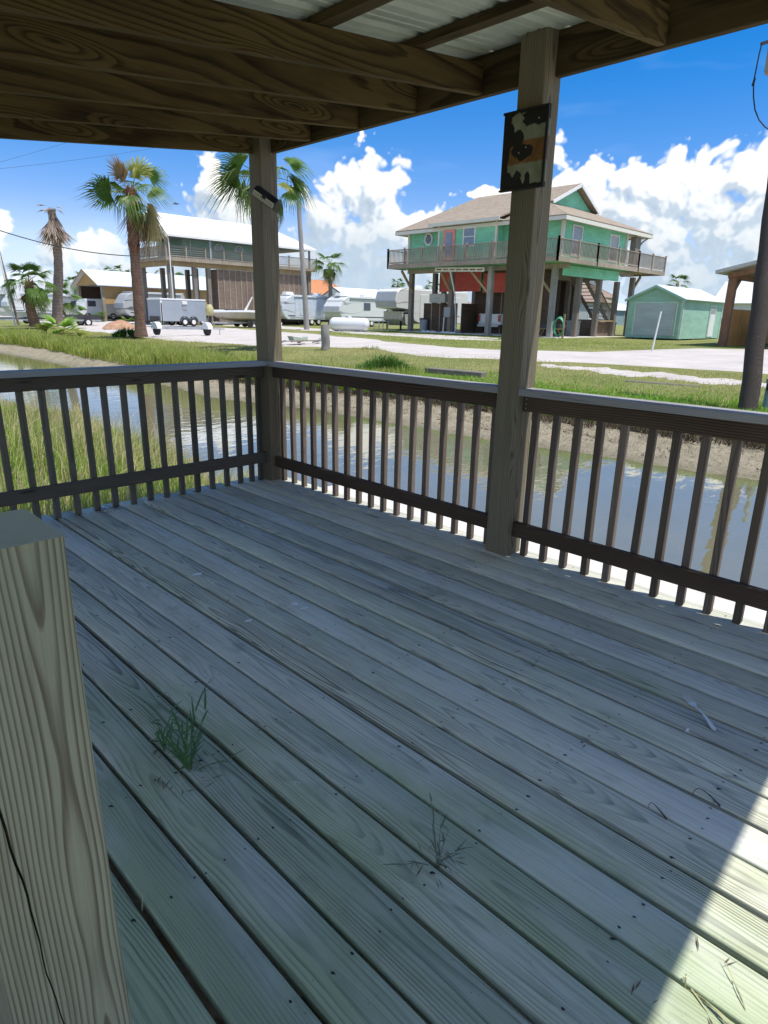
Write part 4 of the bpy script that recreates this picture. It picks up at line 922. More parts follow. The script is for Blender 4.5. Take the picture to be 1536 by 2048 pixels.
p_ = at_d(1436, 630, 90); e = simple_house('white_roofed_house', p_.x-1, p_.x+6, p_.y-8, p_.y, 2.2, 3.6, 6.2, M_WWALL, M_MROOF, 'distant white house visible between the mint shed and carport', base=0.4, wins=2, axis='y')
M_TEAL = plain('turquoise_wall', (0.10, 0.55, 0.66), 0.7); p_ = at_d(1108, 600, 100); simple_house('turquoise_house', p_.x, p_.x+9, p_.y-2, p_.y+6, 1.5, 5.6, 6.6, M_TEAL, M_WWALL, 'distant turquoise house seen beneath the green house', base=0.4, wins=2)
for i, (px, D, w, h, zc) in enumerate([(1345, 150, 18, 3.4, 1.8), (1215, 150, 16, 3.0, 1.5), (870, 150, 20, 3.6, 1.6), (465, 130, 14, 3, 1.5), (150, 150, 16, 3.4, 1.8)]):
    p_ = at_d(px, 630, D)
    simple_house('distant_house', p_.x-w/2, p_.x+w/2, p_.y-4, p_.y+4, 0.4, 0.4+h, 0.4+h+zc, [M_WWALL, M_BLUEW, M_TAN, M_WWALL, M_BLUEW][i], [M_BRROOF, M_MROOF, M_BRROOF, M_MROOF, M_BRROOF][i],
        ['faint distant house on the horizon right of the mint shed', 'faint distant house beyond the outside stairs', 'faint distant house behind the large camper', 'faint distant house behind the boat', 'faint distant house behind the left palms'][i], wins=3, hip=2)
# ================================================================== VEHICLES AND YARD THINGS
def graphic(name, base, dark, seed=0.0):
    """camper side: white gloss with swept grey graphics (object space)"""
    m, N, b = new_mat(name)
    tc = N('ShaderNodeTexCoord').outputs['Object']; x, y, z = N.xyz(tc)
    n = N.noise(N.comb(N.math('MULTIPLY', x, 0.35), N.math('ADD', z, seed), 0.0), 1.1, 1, 0.4)
    t = N.math('SUBTRACT', N.math('ADD', z, N.math('MULTIPLY', N.math('MULTIPLY', x, x), -0.03)), N.math('MULTIPLY', n, 1.6))
    band = N.math('ABSOLUTE', N.math('SUBTRACT', N.math('FRACT', N.math('MULTIPLY', t, 1.1)), 0.5))
    f = N.mapr(band, 0.03, 0.07, 1.0, 0.0)
    fade = N.mapr(x, 0.3, 3.6, 0.85, 0.0)
    c = N.mix(N.math('MULTIPLY', f, fade), base, dark)
    N.l.new(c, b.inputs['Base Color']); b.inputs['Roughness'].default_value = 0.3
    return m
M_RVW = plain('camper_white', (0.76, 0.78, 0.79), 0.3, var=0.04); M_RVG = plain('camper_grey', (0.40, 0.43, 0.45), 0.35, var=0.05)
M_G1 = graphic('camper_graphics', (0.62, 0.67, 0.73), (0.12, 0.13, 0.15), 0.0); M_G2 = graphic('camper_swirl', (0.70, 0.73, 0.73), (0.25, 0.30, 0.32), 2.0); M_G3 = graphic('large_camper_stripe', (0.76, 0.77, 0.77), (0.22, 0.20, 0.18), 4.3)
def roof_unit(e, x, y, z): MB().prism([(x-0.5, y-0.35, z), (x-0.35, y-0.35, z+0.3), (x+0.45, y-0.35, z+0.3), (x+0.6, y-0.35, z)], (0, 0.7, 0)).build('roof_air_unit', M_RVW, e, bevel=0.04)
# trailer, nose toward -X
def camper(name, x, y, z, L, H, label, side, nose=0.9, width=2.4, z0=0.55, door=None, wins=(), units=(2.5,), axle=None, dark_nose=False, group=None):
    e = empty(name, (x, y, z), label, 'camper', group)
    pr = [(0.35, 0, z0+0.25), (0.0, 0, z0+0.75), (0.05, 0, z0+1.3), (nose*0.7, 0, H-0.25), (nose+0.3, 0, H), (L-0.2, 0, H), (L, 0, H-0.25), (L, 0, z0+0.1), (L-0.4, 0, z0), (0.7, 0, z0)]
    MB().prism(pr, (0, width, 0)).build('body', side, e, bevel=0.05)
    b = MB().prism([(0.33, 0.06, z0+0.33), (-0.03, 0.06, z0+0.8), (0.02, 0.06, z0+1.3), (nose*0.68, 0.06, H-0.3), (nose*0.68+0.12, 0.06, H-0.3), (0.3, 0.06, z0+0.8)], (0, width-0.12, 0)); b.build('front_cap', M_RVG if dark_nose else M_RVW, e, bevel=0.02)
    MB().box(nose+0.2, L-0.1, 0.02, width-0.02, H+0.001, H+0.06).build('roof_cap', M_RVW, e, bevel=0.02)
    MB().box(0.6, L-0.1, 0.1, width-0.1, z0-0.22, z0-0.002).build('chassis', M_BLACK, e)
    MB().beam((0.8, width/2-0.5, z0-0.1), (-1.1, width/2, z0-0.1), 0.1, 0.12).beam((0.8, width/2+0.5, z0-0.1), (-1.1, width/2, z0-0.1), 0.1, 0.12).build('hitch', M_BLACK, e)
    ax = axle or L*0.58
    for dx in (-0.45, 0.45):
        for yy in (0.12, width-0.12): wheel(e, ax+dx, yy, 0.34, 0.22)
    for (wx, wz, ww, wh) in wins:
        o = MB().box(wx-ww/2, wx+ww/2, -0.025, -0.003, wz-wh/2, wz+wh/2).build('window', M_GLASS, e, bevel=0.01)
    if door:
        o = MB().box(door-0.38, door+0.38, -0.022, -0.003, z0+0.15, H-0.25).build('door', M_RVG, e); MB().box(door-0.35, door+0.35, -0.035, -0.023, z0+0.18, H-0.28).build('panel', M_RVW, o)
    for u in units: roof_unit(e, u, width/2, H+0.05)
    MB().tube([(nose+0.6, -0.06, H-0.12), (L-0.5, -0.06, H-0.12)], 0.05, 6).build('awning_roll', M_RVG, e)
    MB().box(0.75, L-0.05, -0.012, -0.004, z0+0.32, z0+0.40).build('belt_stripe', M_DARK, e)
    for k_, (hx, hw) in enumerate(((1.0, 0.55), (L*0.45, 0.7), (L-0.9, 0.5))): MB().box(hx, hx+hw, -0.02, -0.004, z0+0.03, z0+0.28).build('hatch', M_RVG if k_ != 1 else M_RVW, e)
    for fx in (0.25, 0.75): MB().tube([(L*fx, width*0.4, H+0.06), (L*fx, width*0.4, H+0.16)], 0.12, 8).build('roof_vent', M_RVW, e)
    return e
gz_ = ground_z
camper('travel_trailer', 35.6, 48.4, 0.28, 7.2, 2.82, 'white travel trailer with sweeping dark graphics behind the thin pole', M_G1, door=None, wins=((6.35, 1.95, 0.62, 0.7),), units=(1.6, 5.2), dark_nose=True, group='campers parked in the yard')
e_ = bpy.data.objects['travel_trailer']
MB().box(1.6, 5.6, -0.03, -0.003, 0.75, 2.55).build('slide_out', plain('slide_panel', (0.60, 0.66, 0.74), 0.3), e_, bevel=0.01)
for bb in ((2.2, 3.0, -0.045, -0.031, 0.95, 1.2), (2.28, 2.92, -0.055, -0.046, 1.0, 1.15)): MB().box(*bb).build('hatch', M_RVG if bb[0] == 2.2 else M_RVW, e_)
camper('travel_trailer', 38.3, 43.0, 0.28, 6.6, 2.75, 'older white camper with swirl nose between tank and large camper', M_G2, nose=0.7, wins=((3.6, 1.9, 0.9, 0.7),), units=(1.2, 4.4), group='campers parked in the yard')
# fifth wheel with overhanging nose
e = empty('fifth_wheel_camper', (36.3, 33.6, 0.25), 'tall white fifth wheel camper with grey overhanging nose beside the green house', 'camper', 'campers parked in the yard')
MB().prism([(0.0, 0, 1.75), (-0.12, 0, 2.3), (0.1, 0, 3.05), (0.45, 0, 3.3), (9.5, 0, 3.3), (9.5, 0, 0.55), (3.0, 0, 0.5), (2.2, 0, 0.75), (2.0, 0, 1.5), (1.6, 0, 1.62)], (0, 2.45, 0)).build('body', M_G3, e, bevel=0.06)
MB().prism([(-0.02, 0.05, 1.80), (-0.17, 0.05, 2.3), (0.06, 0.05, 3.02), (0.3, 0.05, 3.18), (0.25, 0.05, 1.80)], (0, 2.35, 0)).build('nose_cap', M_RVG, e, bevel=0.03)
MB().prism([(1.2, 0.1, 0.55), (0.8, 0.1, 0.85), (0.8, 0.1, 1.5), (2.4, 0.1, 1.5), (2.4, 0.1, 0.35), (1.5, 0.1, 0.35)], (0, 2.2, 0)).build('storage_bay', plain('camper_beige', (0.50, 0.50, 0.44), 0.5), e, bevel=0.03)
MB().box(0.5, 9.4, 0.05, 2.4, 3.30, 3.37).build('roof_cap', M_RVW, e, bevel=0.02); roof_unit(e, 3.6, 1.2, 3.36)
for (x0, x1, z0, z1) in ((2.9, 5.2, 1.0, 2.9), (6.0, 8.4, 1.2, 2.8)): MB().box(x0, x1, -0.03, -0.003, z0, z1).build('slide_out', M_RVW, e, bevel=0.015)
for y in (0.4, 2.0): MB().beam((1.0, y, 0), (1.0, y, 1.6), 0.12, 0.12).build('landing_leg', M_BLACK, e)
for dx in (6.2, 7.1):
    for yy in (0.12, 2.33): wheel(e, dx, yy, 0.36, 0.22)
MB().beam((1.3, -0.15, 1.55), (0.2, -0.9, 1.3), 0.5, 0.05).build('cargo_rack', M_BLACK, e)
# left side campers
camper('travel_trailer', 20.4, 80.5, 0.2, 5.8, 2.9, 'small white camper far left behind the young palm', M_G2, wins=((2.6, 1.9, 0.8, 0.6),), units=(3.0,), group='campers parked in the yard')
camper('travel_trailer', 27.6, 77.0, 0.25, 5.6, 2.9, 'white camper with grey swoosh left of the tan barn', M_G1, wins=((1.3, 2.0, 0.9, 0.7),), units=(2.4,), group='campers parked in the yard')
camper('travel_trailer', 27.3, 65.3, 0.25, 7.2, 3.0, 'camper with bold black graphics under the tan barn eave', graphic('black_camper_graphics', (0.45, 0.48, 0.50), (0.02, 0.02, 0.025), 1.0), wins=(), units=(), dark_nose=True, group='campers parked in the yard')
# cargo trailer
M_ALU = plain('grey_trailer_skin', (0.37, 0.42, 0.47), 0.4, metal=0.1, var=0.06, scale=1.2)
e = empty('cargo_trailer', (22.1, 46.4, 0.2), 'enclosed grey cargo trailer with white roof edge and twin wheels', 'trailer')
MB().box(0, 4.1, 0, 2.3, 0.38, 2.02).build('body', M_ALU, e, bevel=0.03); b = MB(); b.box(-0.02, 4.12, -0.02, 2.32, 2.03, 2.16); b.build('roof_cap', M_RVW, e, bevel=0.03)
MB().box(-0.02, 0.14, -0.03, 0.02, 0.4, 2.0).build('corner_post', M_RVW, e); MB().box(0.02, 0.10, -0.06, -0.032, 0.1, 1.8).build('dark_upright', M_BLACK, e)
MB().box(1.9, 2.35, -0.08, -0.003, 1.72, 1.98).build('vent_hood', M_WHITE, e, bevel=0.02); MB().box(1.95, 2.3, -0.03, -0.003, 1.3, 1.70).build('vent', M_GREYP, e)
MB().box(-0.05, -0.003, 0.3, 2.0, 0.4, 0.75).build('stone_guard', M_DARK, e)
for dx in (2.05, 2.85):
    for y in (0.02, 2.28): wheel(e, dx, y, 0.33, 0.2)
    MB().tube([(dx+0.42*math.cos(a), -0.02, 0.36+0.42*math.sin(a)) for a in [q*PI/8 for q in range(9)]], 0.035, 5).build('fender', M_BLACK, e)
MB().beam((0, 1.15, 0.36), (-1.3, 1.15, 0.36), 0.1, 0.1).build('tongue', M_BLACK, e)
# flat boat trailer in front of it
e = empty('boat_trailer', (14.7, 31.0, 0.02), 'empty low galvanised boat trailer standing at the road edge', 'trailer')
MB().beam((0.1, 0.9, 0.42), (3.0, 0.2, 0.40), 0.09, 0.16).build('frame_rail', M_GALV, e); MB().beam((0.1, 1.9, 0.42), (3.0, 0.4, 0.40), 0.09, 0.16).build('frame_rail', M_GALV, e)
for x, y0_, y1_ in ((0.5, 0.7, 1.8), (1.8, 0.4, 1.1)): MB().beam((x, y0_, 0.38), (x, y1_, 0.38), 0.08, 0.08).build('cross_member', M_GALV, e)
for (x, y) in ((0.0, 1.2), (2.6, 0.0)):
    wheel(e, x, y, 0.30, 0.22, axis='x', hub=False)
    MB().prism([(x-0.16, y+0.42*math.cos(a), 0.36+0.40*math.sin(a)) for a in [q*PI/8 for q in range(9)]], (0.32, 0, 0)).build('fender', M_RVW, e, bevel=0.02)
MB().beam((2.6, 0.3, 0.40), (3.9, 0.2, 0.36), 0.08, 0.08).build('tongue', M_GALV, e); MB().tube([(3.6, 0.25, 0.0), (3.6, 0.25, 0.55)], 0.03, 6).build('jack', M_GALV, e)
# winch engine jumble (outboard under yellow cover)
e = empty('outboard_motor', (24.3, 42.6, 0.2), 'covered outboard motor with pale yellow cowl on a stand', 'outboard motor')
MB().tube([(0, 0, 0.9), (0, 0, 1.1), (0, 0, 1.5), (0, 0, 1.75)], [0.24, 0.34, 0.32, 0.16], 10).build('cowl', plain('yellow_cowl', (0.48, 0.44, 0.22), 0.6), e, smooth=True); MB().beam((0, 0, 0.15), (0, 0, 0.9), 0.14, 0.2).build('shaft', M_DARK, e)
for s in (-1, 1): MB().beam((0.4*s, 0, 0), (0.1*s, 0, 0.9), 0.07, 0.07).build('stand_leg', M_LUM, e)
# boat on trailer
e = empty('speed_boat', (25.0, 42.6, 0.2), 'white speedboat with beige hull sitting on its trailer', 'boat')
sec = [(0.0, 0.04, 1.08, 1.14), (0.5, 0.42, 0.78, 1.16), (1.4, 0.85, 0.55, 1.20), (3.0, 1.1, 0.45, 1.22), (5.4, 1.15, 0.42, 1.16)]
vs, fs = [], []
for (x, w_, zk, zg) in sec: vs += [(x, 1.1-w_, zg), (x, 1.1-w_*0.85, zk+(zg-zk)*0.35), (x, 1.1, zk), (x, 1.1+w_*0.85, zk+(zg-zk)*0.35), (x, 1.1+w_, zg)]
for i in range(4):
    for k in range(4): a = i*5+k; fs.append((a, a+1, a+6, a+5))
fs.append((20, 21, 22, 23, 24)); MB().add(vs, fs).build('hull', plain('beige_hull', (0.50, 0.44, 0.36), 0.3), e, smooth=True)
vs, fs = [], []
for (x, w_, zk, zg) in sec: vs += [(x, 1.1-w_-0.02, zg), (x, 1.1-w_, zg+0.13), (x, 1.1, zg+0.2), (x, 1.1+w_, zg+0.13), (x, 1.1+w_+0.02, zg)]
for i in range(4):
    for k in range(4): a = i*5+k; fs.append((a, a+1, a+6, a+5))
MB().add(vs, fs).build('deck', M_RVW, e, smooth=True)
MB().prism([(2.7, 0.25, 1.35), (3.5, 0.25, 2.45), (3.6, 0.25, 2.45), (2.9, 0.25, 1.35)], (0, 0.06, 0)).build('windshield_frame', M_WHITE, e)
MB().box(1.2, 3.0, 0.5, 1.7, 1.33, 1.45).build('cover', M_DARK, e, bevel=0.04)
t = empty('boat_carrier', (25.0, 42.6, 0.2), 'galvanised trailer with twin black wheels under the speedboat', 'trailer')
for y in (0.6, 1.6): MB().beam((-0.3, y, 0.36), (5.0, y, 0.36), 0.1, 0.14).build('frame_rail', M_GALV, t)
for x in (3.1, 3.9):
    for y in (0.1, 2.1): wheel(t, x, y, 0.27, 0.2, hub=False)
# propane tank
e = empty('propane_tank', (29.4, 31.7, 0.1), 'long white propane tank lying by the gravel road', 'tank')
ts = []; R = 0.47
for i in range(9): a = i/8*PI/2; ts.append((-1.15-R*0.8*math.cos(a), R*math.sin(a)+0.001))
ts += [(-x, r) for x, r in ts[::-1]]
dx_ = Vector((0.55, -0.83, 0)).normalized()
MB().tube([Vector((0, 0, 0.62))+dx_*x for x, r in ts], [r for x, r in ts], 20).build('shell', M_RVW, e, smooth=True)
MB().tube([(0, 0, 1.07), (0, 0, 1.18), (0, 0, 1.22)], [0.16, 0.16, 0.05], 10).build('dome', M_RVW, e)
for s in (-0.8, 0.8): c = dx_*s; MB().box(c.x-0.12, c.x+0.12, c.y-0.3, c.y+0.3, 0, 0.25).build('saddle', M_CONC, e)
# poles, stubs, logs
def wood_pole(name, base, top, r0, r1, mat, label, n=12, wob=0.02, cat='pole'):
    base, top = Vector(base), Vector(top); pts = []; rad = []
    for i in range(9):
        t = i/8; p = base.lerp(top, t); pts.append(p-base+Vector((wob*math.sin(t*7), wob*math.cos(t*5), 0))); rad.append(r0+(r1-r0)*t)
    o = MB().tube(pts, rad, n).build(name, mat, smooth=True); o.location = base; tag(o, label, cat); return o
M_CREO = wood('creosote_pole', (0.075, 0.06, 0.05), (0.02, 0.017, 0.015), axis='Z', pitch=0.02, contrast=0.7, cen=0.3, wander=0.3, bump=0.9)
M_GPOLE = wood('grey_pole', (0.34, 0.32, 0.30), (0.20, 0.18, 0.17), axis='Z', pitch=0.02, contrast=0.5, cen=0.2, wander=0.2, bump=0.5)
pb = at_z(1495, 824, ground_z(11.6, -0.55)-0.02); pt = at_d(1545, 410, 15.6)
up_ = empty('utility_pole', pb, 'dark leaning utility pole with a grey can transformer at the right edge', 'utility pole')
d_ = (pt-pb)
pts = [d_*(i/10*1.55)+Vector((0.01*math.sin(i*2), 0.01*math.cos(i*3), 0)) for i in range(11)]
MB().tube(pts, [0.175-0.004*i for i in range(11)], 16).build('pole', M_CREO, up_, smooth=True)
q1 = at_d(1522, 88, 15.0)-pb; q2 = at_d(1575, 72, 15.2)-pb
MB().beam(q1, q2, 0.05, 0.05).build('bracket', M_DARK, up_)
tr0 = at_d(1548, 146, 15.0)-pb; MB().tube([tr0+Vector((0, 0, 0.0)), tr0+Vector((0, 0, 0.04)), tr0+Vector((0, 0, 0.50)), tr0+Vector((0, 0, 0.56))], [0.15, 0.17, 0.17, 0.10], 14).build('transformer', plain('transformer_grey', (0.30, 0.29, 0.27), 0.5), up_, smooth=True)
MB().tube([at_d(x, y, 14.9)-pb for x, y in [(1524, 86), (1518, 110), (1513, 135), (1509, 155), (1507, 175), (1507, 195), (1510, 220), (1518, 240), (1530, 254), (1545, 264)]], 0.012, 5).build('drop_wire', M_BLACK, up_)
MB().beam(at_d(1510, 156, 14.9)-pb, at_d(1505, 172, 14.9)-pb, 0.03, 0.03).build('wire_clamp', M_BLACK, up_)
pb = Vector((29.2, 36.45, 0.1)); wood_pole('slim_pole', pb, (28.7, 36.6, 9.3), 0.22, 0.16, M_GPOLE, 'slim weathered grey pole in front of the dark graphics trailer')
wood_pole('mooring_piling', (15.0, 17.22, -0.1), (15.0, 17.25, 0.93), 0.19, 0.185, M_GPOLE, 'short cut off piling standing in the tall grass', cat='piling')
wood_pole('marker_post', (24.6, 7.1, 0.08), (24.75, 7.0, 1.78), 0.04, 0.035, M_WHITE, 'thin white marker stake on the lawn before the mint shed', n=6, wob=0.0, cat='stake')
e = empty('standpipe', at_z(1531, 830, -0.36), 'pale blue capped standpipe at the right edge beside the pole', 'pipe')
MB().tube([(0, 0, 0), (0, 0, 0.62), (0, 0, 0.63), (0, 0, 0.70)], [0.09, 0.09, 0.105, 0.105], 12).build('base_pipe', plain('pale_blue_pvc', (0.26, 0.42, 0.45), 0.45), e, smooth=True)
MB().tube([(0, 0, 0.70), (0.03, 0, 1.3)], [0.055, 0.05], 10).build('riser', MATS['pale_blue_pvc'], e, smooth=True); MB().box(-0.16, -0.08, -0.04, 0.04, 0.50, 0.62).build('valve', M_BLACK, e)
M_DRIFT = wood('driftwood', (0.22, 0.20, 0.17), (0.09, 0.075, 0.06), axis='X', pitch=0.02)
for (a_, b_, lab, w_) in [((855, 741), (968, 751), 'grey weathered timber lying across the bright grass edge', 0.19), ((1248, 765), (1400, 777), 'broken driftwood plank half hidden in the lawn', 0.13)]:
    A_, B_ = at_z(a_[0], a_[1], -0.2), at_z(b_[0], b_[1], -0.2); mid = (A_+B_)/2; e = empty('driftwood_log', mid, lab, 'log')
    MB().beam(A_-mid, B_-mid, w_*1.6, w_).build('timber', M_DRIFT, e, bevel=0.02)
# debris pile beside the corner post
e = empty('scrap_pile', at_z(600, 688, 0.0), 'low heap of grey scrap boards and rusty debris by the road', 'debris')
for i in range(9):
    a = i*1.7; MB().beam((-1.2+0.3*i, 0.3*math.sin(a), 0.08+0.02*(i % 3)), (-0.5+0.3*i, 0.5*math.cos(a), 0.14+0.03*(i % 4)), 0.12, 0.05).build('board', [M_DRIFT, M_GALV, M_LUM][i % 3], e)
MB().prism([(-0.3, 0, 0.1), (0.4, 0, 0.1), (0.5, 0, 0.33), (0.1, 0, 0.28), (-0.45, 0, 0.36)], (0, 0.4, 0)).build('crate', plain('pale_green_crate', (0.40, 0.46, 0.36), 0.7), e)
# mound of reddish soil
e = empty('dirt_mound', (17.9, 44.6, 0.08), 'small mound of reddish soil behind the tall palm', 'dirt mound')
vs = [(0, 0, 0.6)]; 
for k in range(1, 5):
    for q in range(16): a = q*PI/8; r = k/4*1.05*(1+0.15*math.sin(q*2.3)); vs.append((r*math.cos(a)*1.3, r*math.sin(a), 0.6*(1-(k/4)**1.3)+0.06*math.sin(q*3+k) if k < 4 else -0.05))
fs = [(0, 1+q, 1+(q+1) % 16) for q in range(16)] + [(1+(k-1)*16+q, 1+k*16+q, 1+k*16+(q+1) % 16, 1+(k-1)*16+(q+1) % 16) for k in range(1, 4) for q in range(16)]
MB().add(vs, fs).build('soil', plain('reddish_soil', (0.42, 0.25, 0.15), 0.95, var=0.3, bump=1.0), e, smooth=True)
# boats, jet ski trailer etc. far left
def small_trailer(x, y, label, L=3.0, mat=M_GALV):
    e = empty('utility_trailer', (x, y, ground_z(x, y)), label, 'trailer')
    MB().box(0, L, 0, 1.5, 0.42, 0.55).build('bed', mat, e); MB().box(0, L, -0.02, 0.04, 0.56, 0.95).build('side_rail', M_DARK, e)
    for y_ in (-0.12, 1.62): wheel(e, L*0.6, y_, 0.33, 0.2)
    MB().beam((0, 0.75, 0.45), (-1.3, 0.75, 0.42), 0.08, 0.08).build('tongue', mat, e)
small_trailer(17.3, 54.0, 'dark utility trailer with white wheel behind the shrub palm')
e = empty('skiff', (13.0, 56.8, 0.08), 'small white skiff on a trailer at the far left beneath the palms', 'boat')
vs, fs = [], []
for (x, w_, zk, zg) in [(0, .05, .9, 1.0), (.8, .6, .62, 1.02), (2.2, .8, .55, 1.0), (4.2, .8, .55, .95)]: vs += [(x, .8-w_, zg), (x, .8-w_*.7, zk), (x, .8+w_*.7, zk), (x, .8+w_, zg)]
for i in range(3):
    for k in range(3): a = i*4+k; fs.append((a, a+1, a+5, a+4))
fs.append((12, 13, 14, 15)); MB().add(vs, fs).build('hull', M_RVW, e)
MB().box(2.4, 3.2, 0.5, 1.1, 0.9, 1.5).build('console', M_WHITE, e, bevel=0.03); MB().box(0.5, 4.0, 0.2, 1.4, 0.28, 0.42).build('trailer_frame', M_GALV, e)
for y_ in (-0.05, 1.65): wheel(e, 2.6, y_, 0.28, 0.2)
e = empty('white_van', (24.6, 70.5, 0.3), 'white boxy vehicle with side mirrors parked left of the barn post', 'van')
MB().prism([(0, 0, 0.45), (0, 0, 1.2), (0.5, 0, 1.35), (0.9, 0, 2.2), (4.5, 0, 2.25), (4.6, 0, 0.45)], (0, 1.9, 0)).build('body', M_RVW, e, bevel=0.05); MB().box(1.0, 1.9, -0.02, 0.0, 1.4, 2.0).build('window', M_GLASS, e)
for x in (0.9, 3.7):
    for y in (0.05, 1.85): wheel(e, x, y, 0.36)
e = empty('ladder_mast', (12.8, 52.0, 0.1), 'tall thin white antenna mast leaning at the left edge', 'mast')
MB().tube([(0, 0, 0), (-0.2, 0.4, 4.4), (-0.35, 0.8, 9.0)], [0.07, 0.06, 0.05], 6).build('pole', M_WHITE, e); MB().tube([(0.5, 0.8, 0), (-0.1, 1.0, 5.5)], 0.10, 6).build('stay', M_PILE, e)
# pieces of outdoor furniture between campers
for i, (px, D, lab) in enumerate([(700, 55, 'white folding table beside the older camper'), (762, 52, 'white deck chairs grouped beneath the large camper nose'), (560, 60, 'white bucket beside the graphics trailer')]):
    p = at_d(px, 650, D); e = empty('garden_table' if i < 2 else 'bucket', (p.x, p.y, ground_z(p.x, p.y)), lab, ['table', 'table', 'bucket'][i])
    if i < 2:
        MB().box(-0.6, 0.6, -0.35, 0.35, 0.70, 0.74).build('table_top', M_WHITE, e)
        for s in (-0.5, 0.5):
            for t in (-0.28, 0.28): MB().beam((s, t, 0), (s, t, 0.7), 0.05, 0.05).build('leg', M_WHITE, e)
    else: MB().tube([(0, 0, 0), (0, 0, 0.4)], [0.16, 0.2], 10).build('pail', M_WHITE, e)
# overhead wires
def wire(pts, sag, label, r=0.02):
    A_, B_ = Vector(pts[0]), Vector(pts[1]); o = MB().tube([A_.lerp(B_, i/14)-Vector((0, 0, sag*4*(i/14)*(1-i/14))) for i in range(15)], r, 4).build('power_line', M_BLACK); tag(o, label, 'power line')
wire((at_d(-60, 440, 60), at_d(262, 512, 60)), 0.5, 'single sagging cable crossing behind the palm tops at left', 0.035)
wire((at_d(-80, 345, 70), at_d(620, 225, 90)), 0.8, 'lower of two faint wires crossing the upper left sky', 0.010); wire((at_d(-80, 345, 75), at_d(300, 230, 75)), 0.2, 'upper of two faint wires crossing the upper left sky', 0.009)
# ================================================================== VEGETATION
def m_leaf(name, rough=0.6, trans=0.25):
    m, N, b = new_mat(name)
    at = N('ShaderNodeVertexColor', layer_name='tint').outputs['Color']
    N.l.new(at, b.inputs['Base Color']); b.inputs['Roughness'].default_value = rough; b.inputs['Specular IOR Level'].default_value = 0.3
    t = N('ShaderNodeBsdfTranslucent', {0: at}); mx = N('ShaderNodeMixShader', {0: trans, 1: b.outputs[0], 2: t.outputs[0]})
    out = [n for n in N.n if n.type == 'OUTPUT_MATERIAL'][0]; N.l.new(mx.outputs[0], out.inputs[0]); return m
M_BLADE = m_leaf('grass_blade', 0.55, 0.35)
def vnoise(x, y, s=1.0, seed=0):
    r = np.random.default_rng(seed); v = np.zeros_like(x)
    for k in range(7):
        a = r.uniform(0, 2*PI); f = s*(1.0+0.9*k)*r.uniform(0.8, 1.2); v += np.sin((x*math.cos(a)+y*math.sin(a))*f+r.uniform(0, 6))/(1+0.45*k)
    return v/2.6
def grass(name, x, y, z, h, w, cols, lean=0.25, label=None, seed=0, mat=None, curl=0.5, bias=(0, 0)):
    r = np.random.default_rng(seed); n = len(x)
    a = r.uniform(0, 2*PI, n); lx = r.normal(0, lean, n)*h+bias[0]*h; ly = r.normal(0, lean, n)*h+bias[1]*h
    cw, sw = np.cos(a)*w/2, np.sin(a)*w/2
    V = np.zeros((n, 5, 3), np.float32)
    V[:, 0] = np.stack([x-cw, y-sw, z-0.03], 1); V[:, 1] = np.stack([x+cw, y+sw, z-0.03], 1)
    mx, my, mz = x+lx*0.4, y+ly*0.4, z+h*0.6
    V[:, 2] = np.stack([mx+cw*0.75, my+sw*0.75, mz], 1); V[:, 3] = np.stack([mx-cw*0.75, my-sw*0.75, mz], 1)
    V[:, 4] = np.stack([x+lx*(1+curl), y+ly*(1+curl), z+h*(1-0.25*np.minimum(1, np.hypot(lx, ly)/h*2))], 1)
    me = bpy.data.meshes.new(name); me.vertices.add(n*5); me.vertices.foreach_set('co', V.ravel())
    base = (np.arange(n)*5)[:, None]
    loops = np.concatenate([base+np.array([[0, 1, 2, 3]]), base+np.array([[3, 2, 4]])], 1).ravel().astype(np.int32)
    me.loops.add(n*7); me.loops.foreach_set('vertex_index', loops)
    me.polygons.add(n*2); st = np.stack([np.arange(n)*7, np.arange(n)*7+4], 1).ravel().astype(np.int32)
    me.polygons.foreach_set('loop_start', st); me.update(calc_edges=True)
    cols = np.array(cols, np.float32); t = r.uniform(0, 1, n)*(len(cols)-1.001); i = t.astype(int); f = (t-i)[:, None]
    c = cols[i]*(1-f)+cols[i+1]*f; c *= r.uniform(0.75, 1.2, (n, 1))
    C = np.ones((n, 5, 4), np.float32); C[:, :, :3] = c[:, None, :]
    ca = me.color_attributes.new('tint', 'FLOAT_COLOR', 'POINT'); ca.data.foreach_set('color', C.ravel())
    me.materials.append(mat or M_BLADE); o = bpy.data.objects.new(name, me); COL.objects.link(o)
    tag(o, label, 'grass', kind='stuff'); return o
GZV = np.vectorize(ground_z); SHX, GRX, NRX = np.vectorize(shore_x), np.vectorize(grass_x), np.vectorize(near_x)
r = np.random.default_rng(21)
G_GREEN, G_LIME, G_OLIVE, G_STRAW, G_DARK = (0.12, 0.26, 0.03), (0.30, 0.44, 0.045), (0.32, 0.34, 0.08), (0.62, 0.50, 0.25), (0.06, 0.12, 0.025)
# tall marsh grass along the far bank
n = 62000; y = 8.3+(r.uniform(0, 1, n)**1.35)*42; gx = GRX(y); x = gx-0.05+np.abs(r.normal(0, 1, n))*(1.35+0.02*y)
k = r.uniform(-0.6, 1, n) < vnoise(x, y, 1.6, 3)*0.6+0.75; x, y = x[k], y[k]; d = x-GRX(y)
h = (0.34+0.36*np.clip(vnoise(x, y, 0.9, 4)+0.6, 0, 1))*np.exp(-d*0.28)*r.uniform(0.7, 1.25, len(x))
grass('tall_marsh_grass', x, y, GZV(x, y), h, 0.011+0.0004*y, [(0.17, 0.32, 0.04), (0.40, 0.52, 0.07), G_OLIVE, (0.46, 0.52, 0.12), G_STRAW], 0.16, 'tall yellow green marsh grass lining the far bank of the canal', 5)
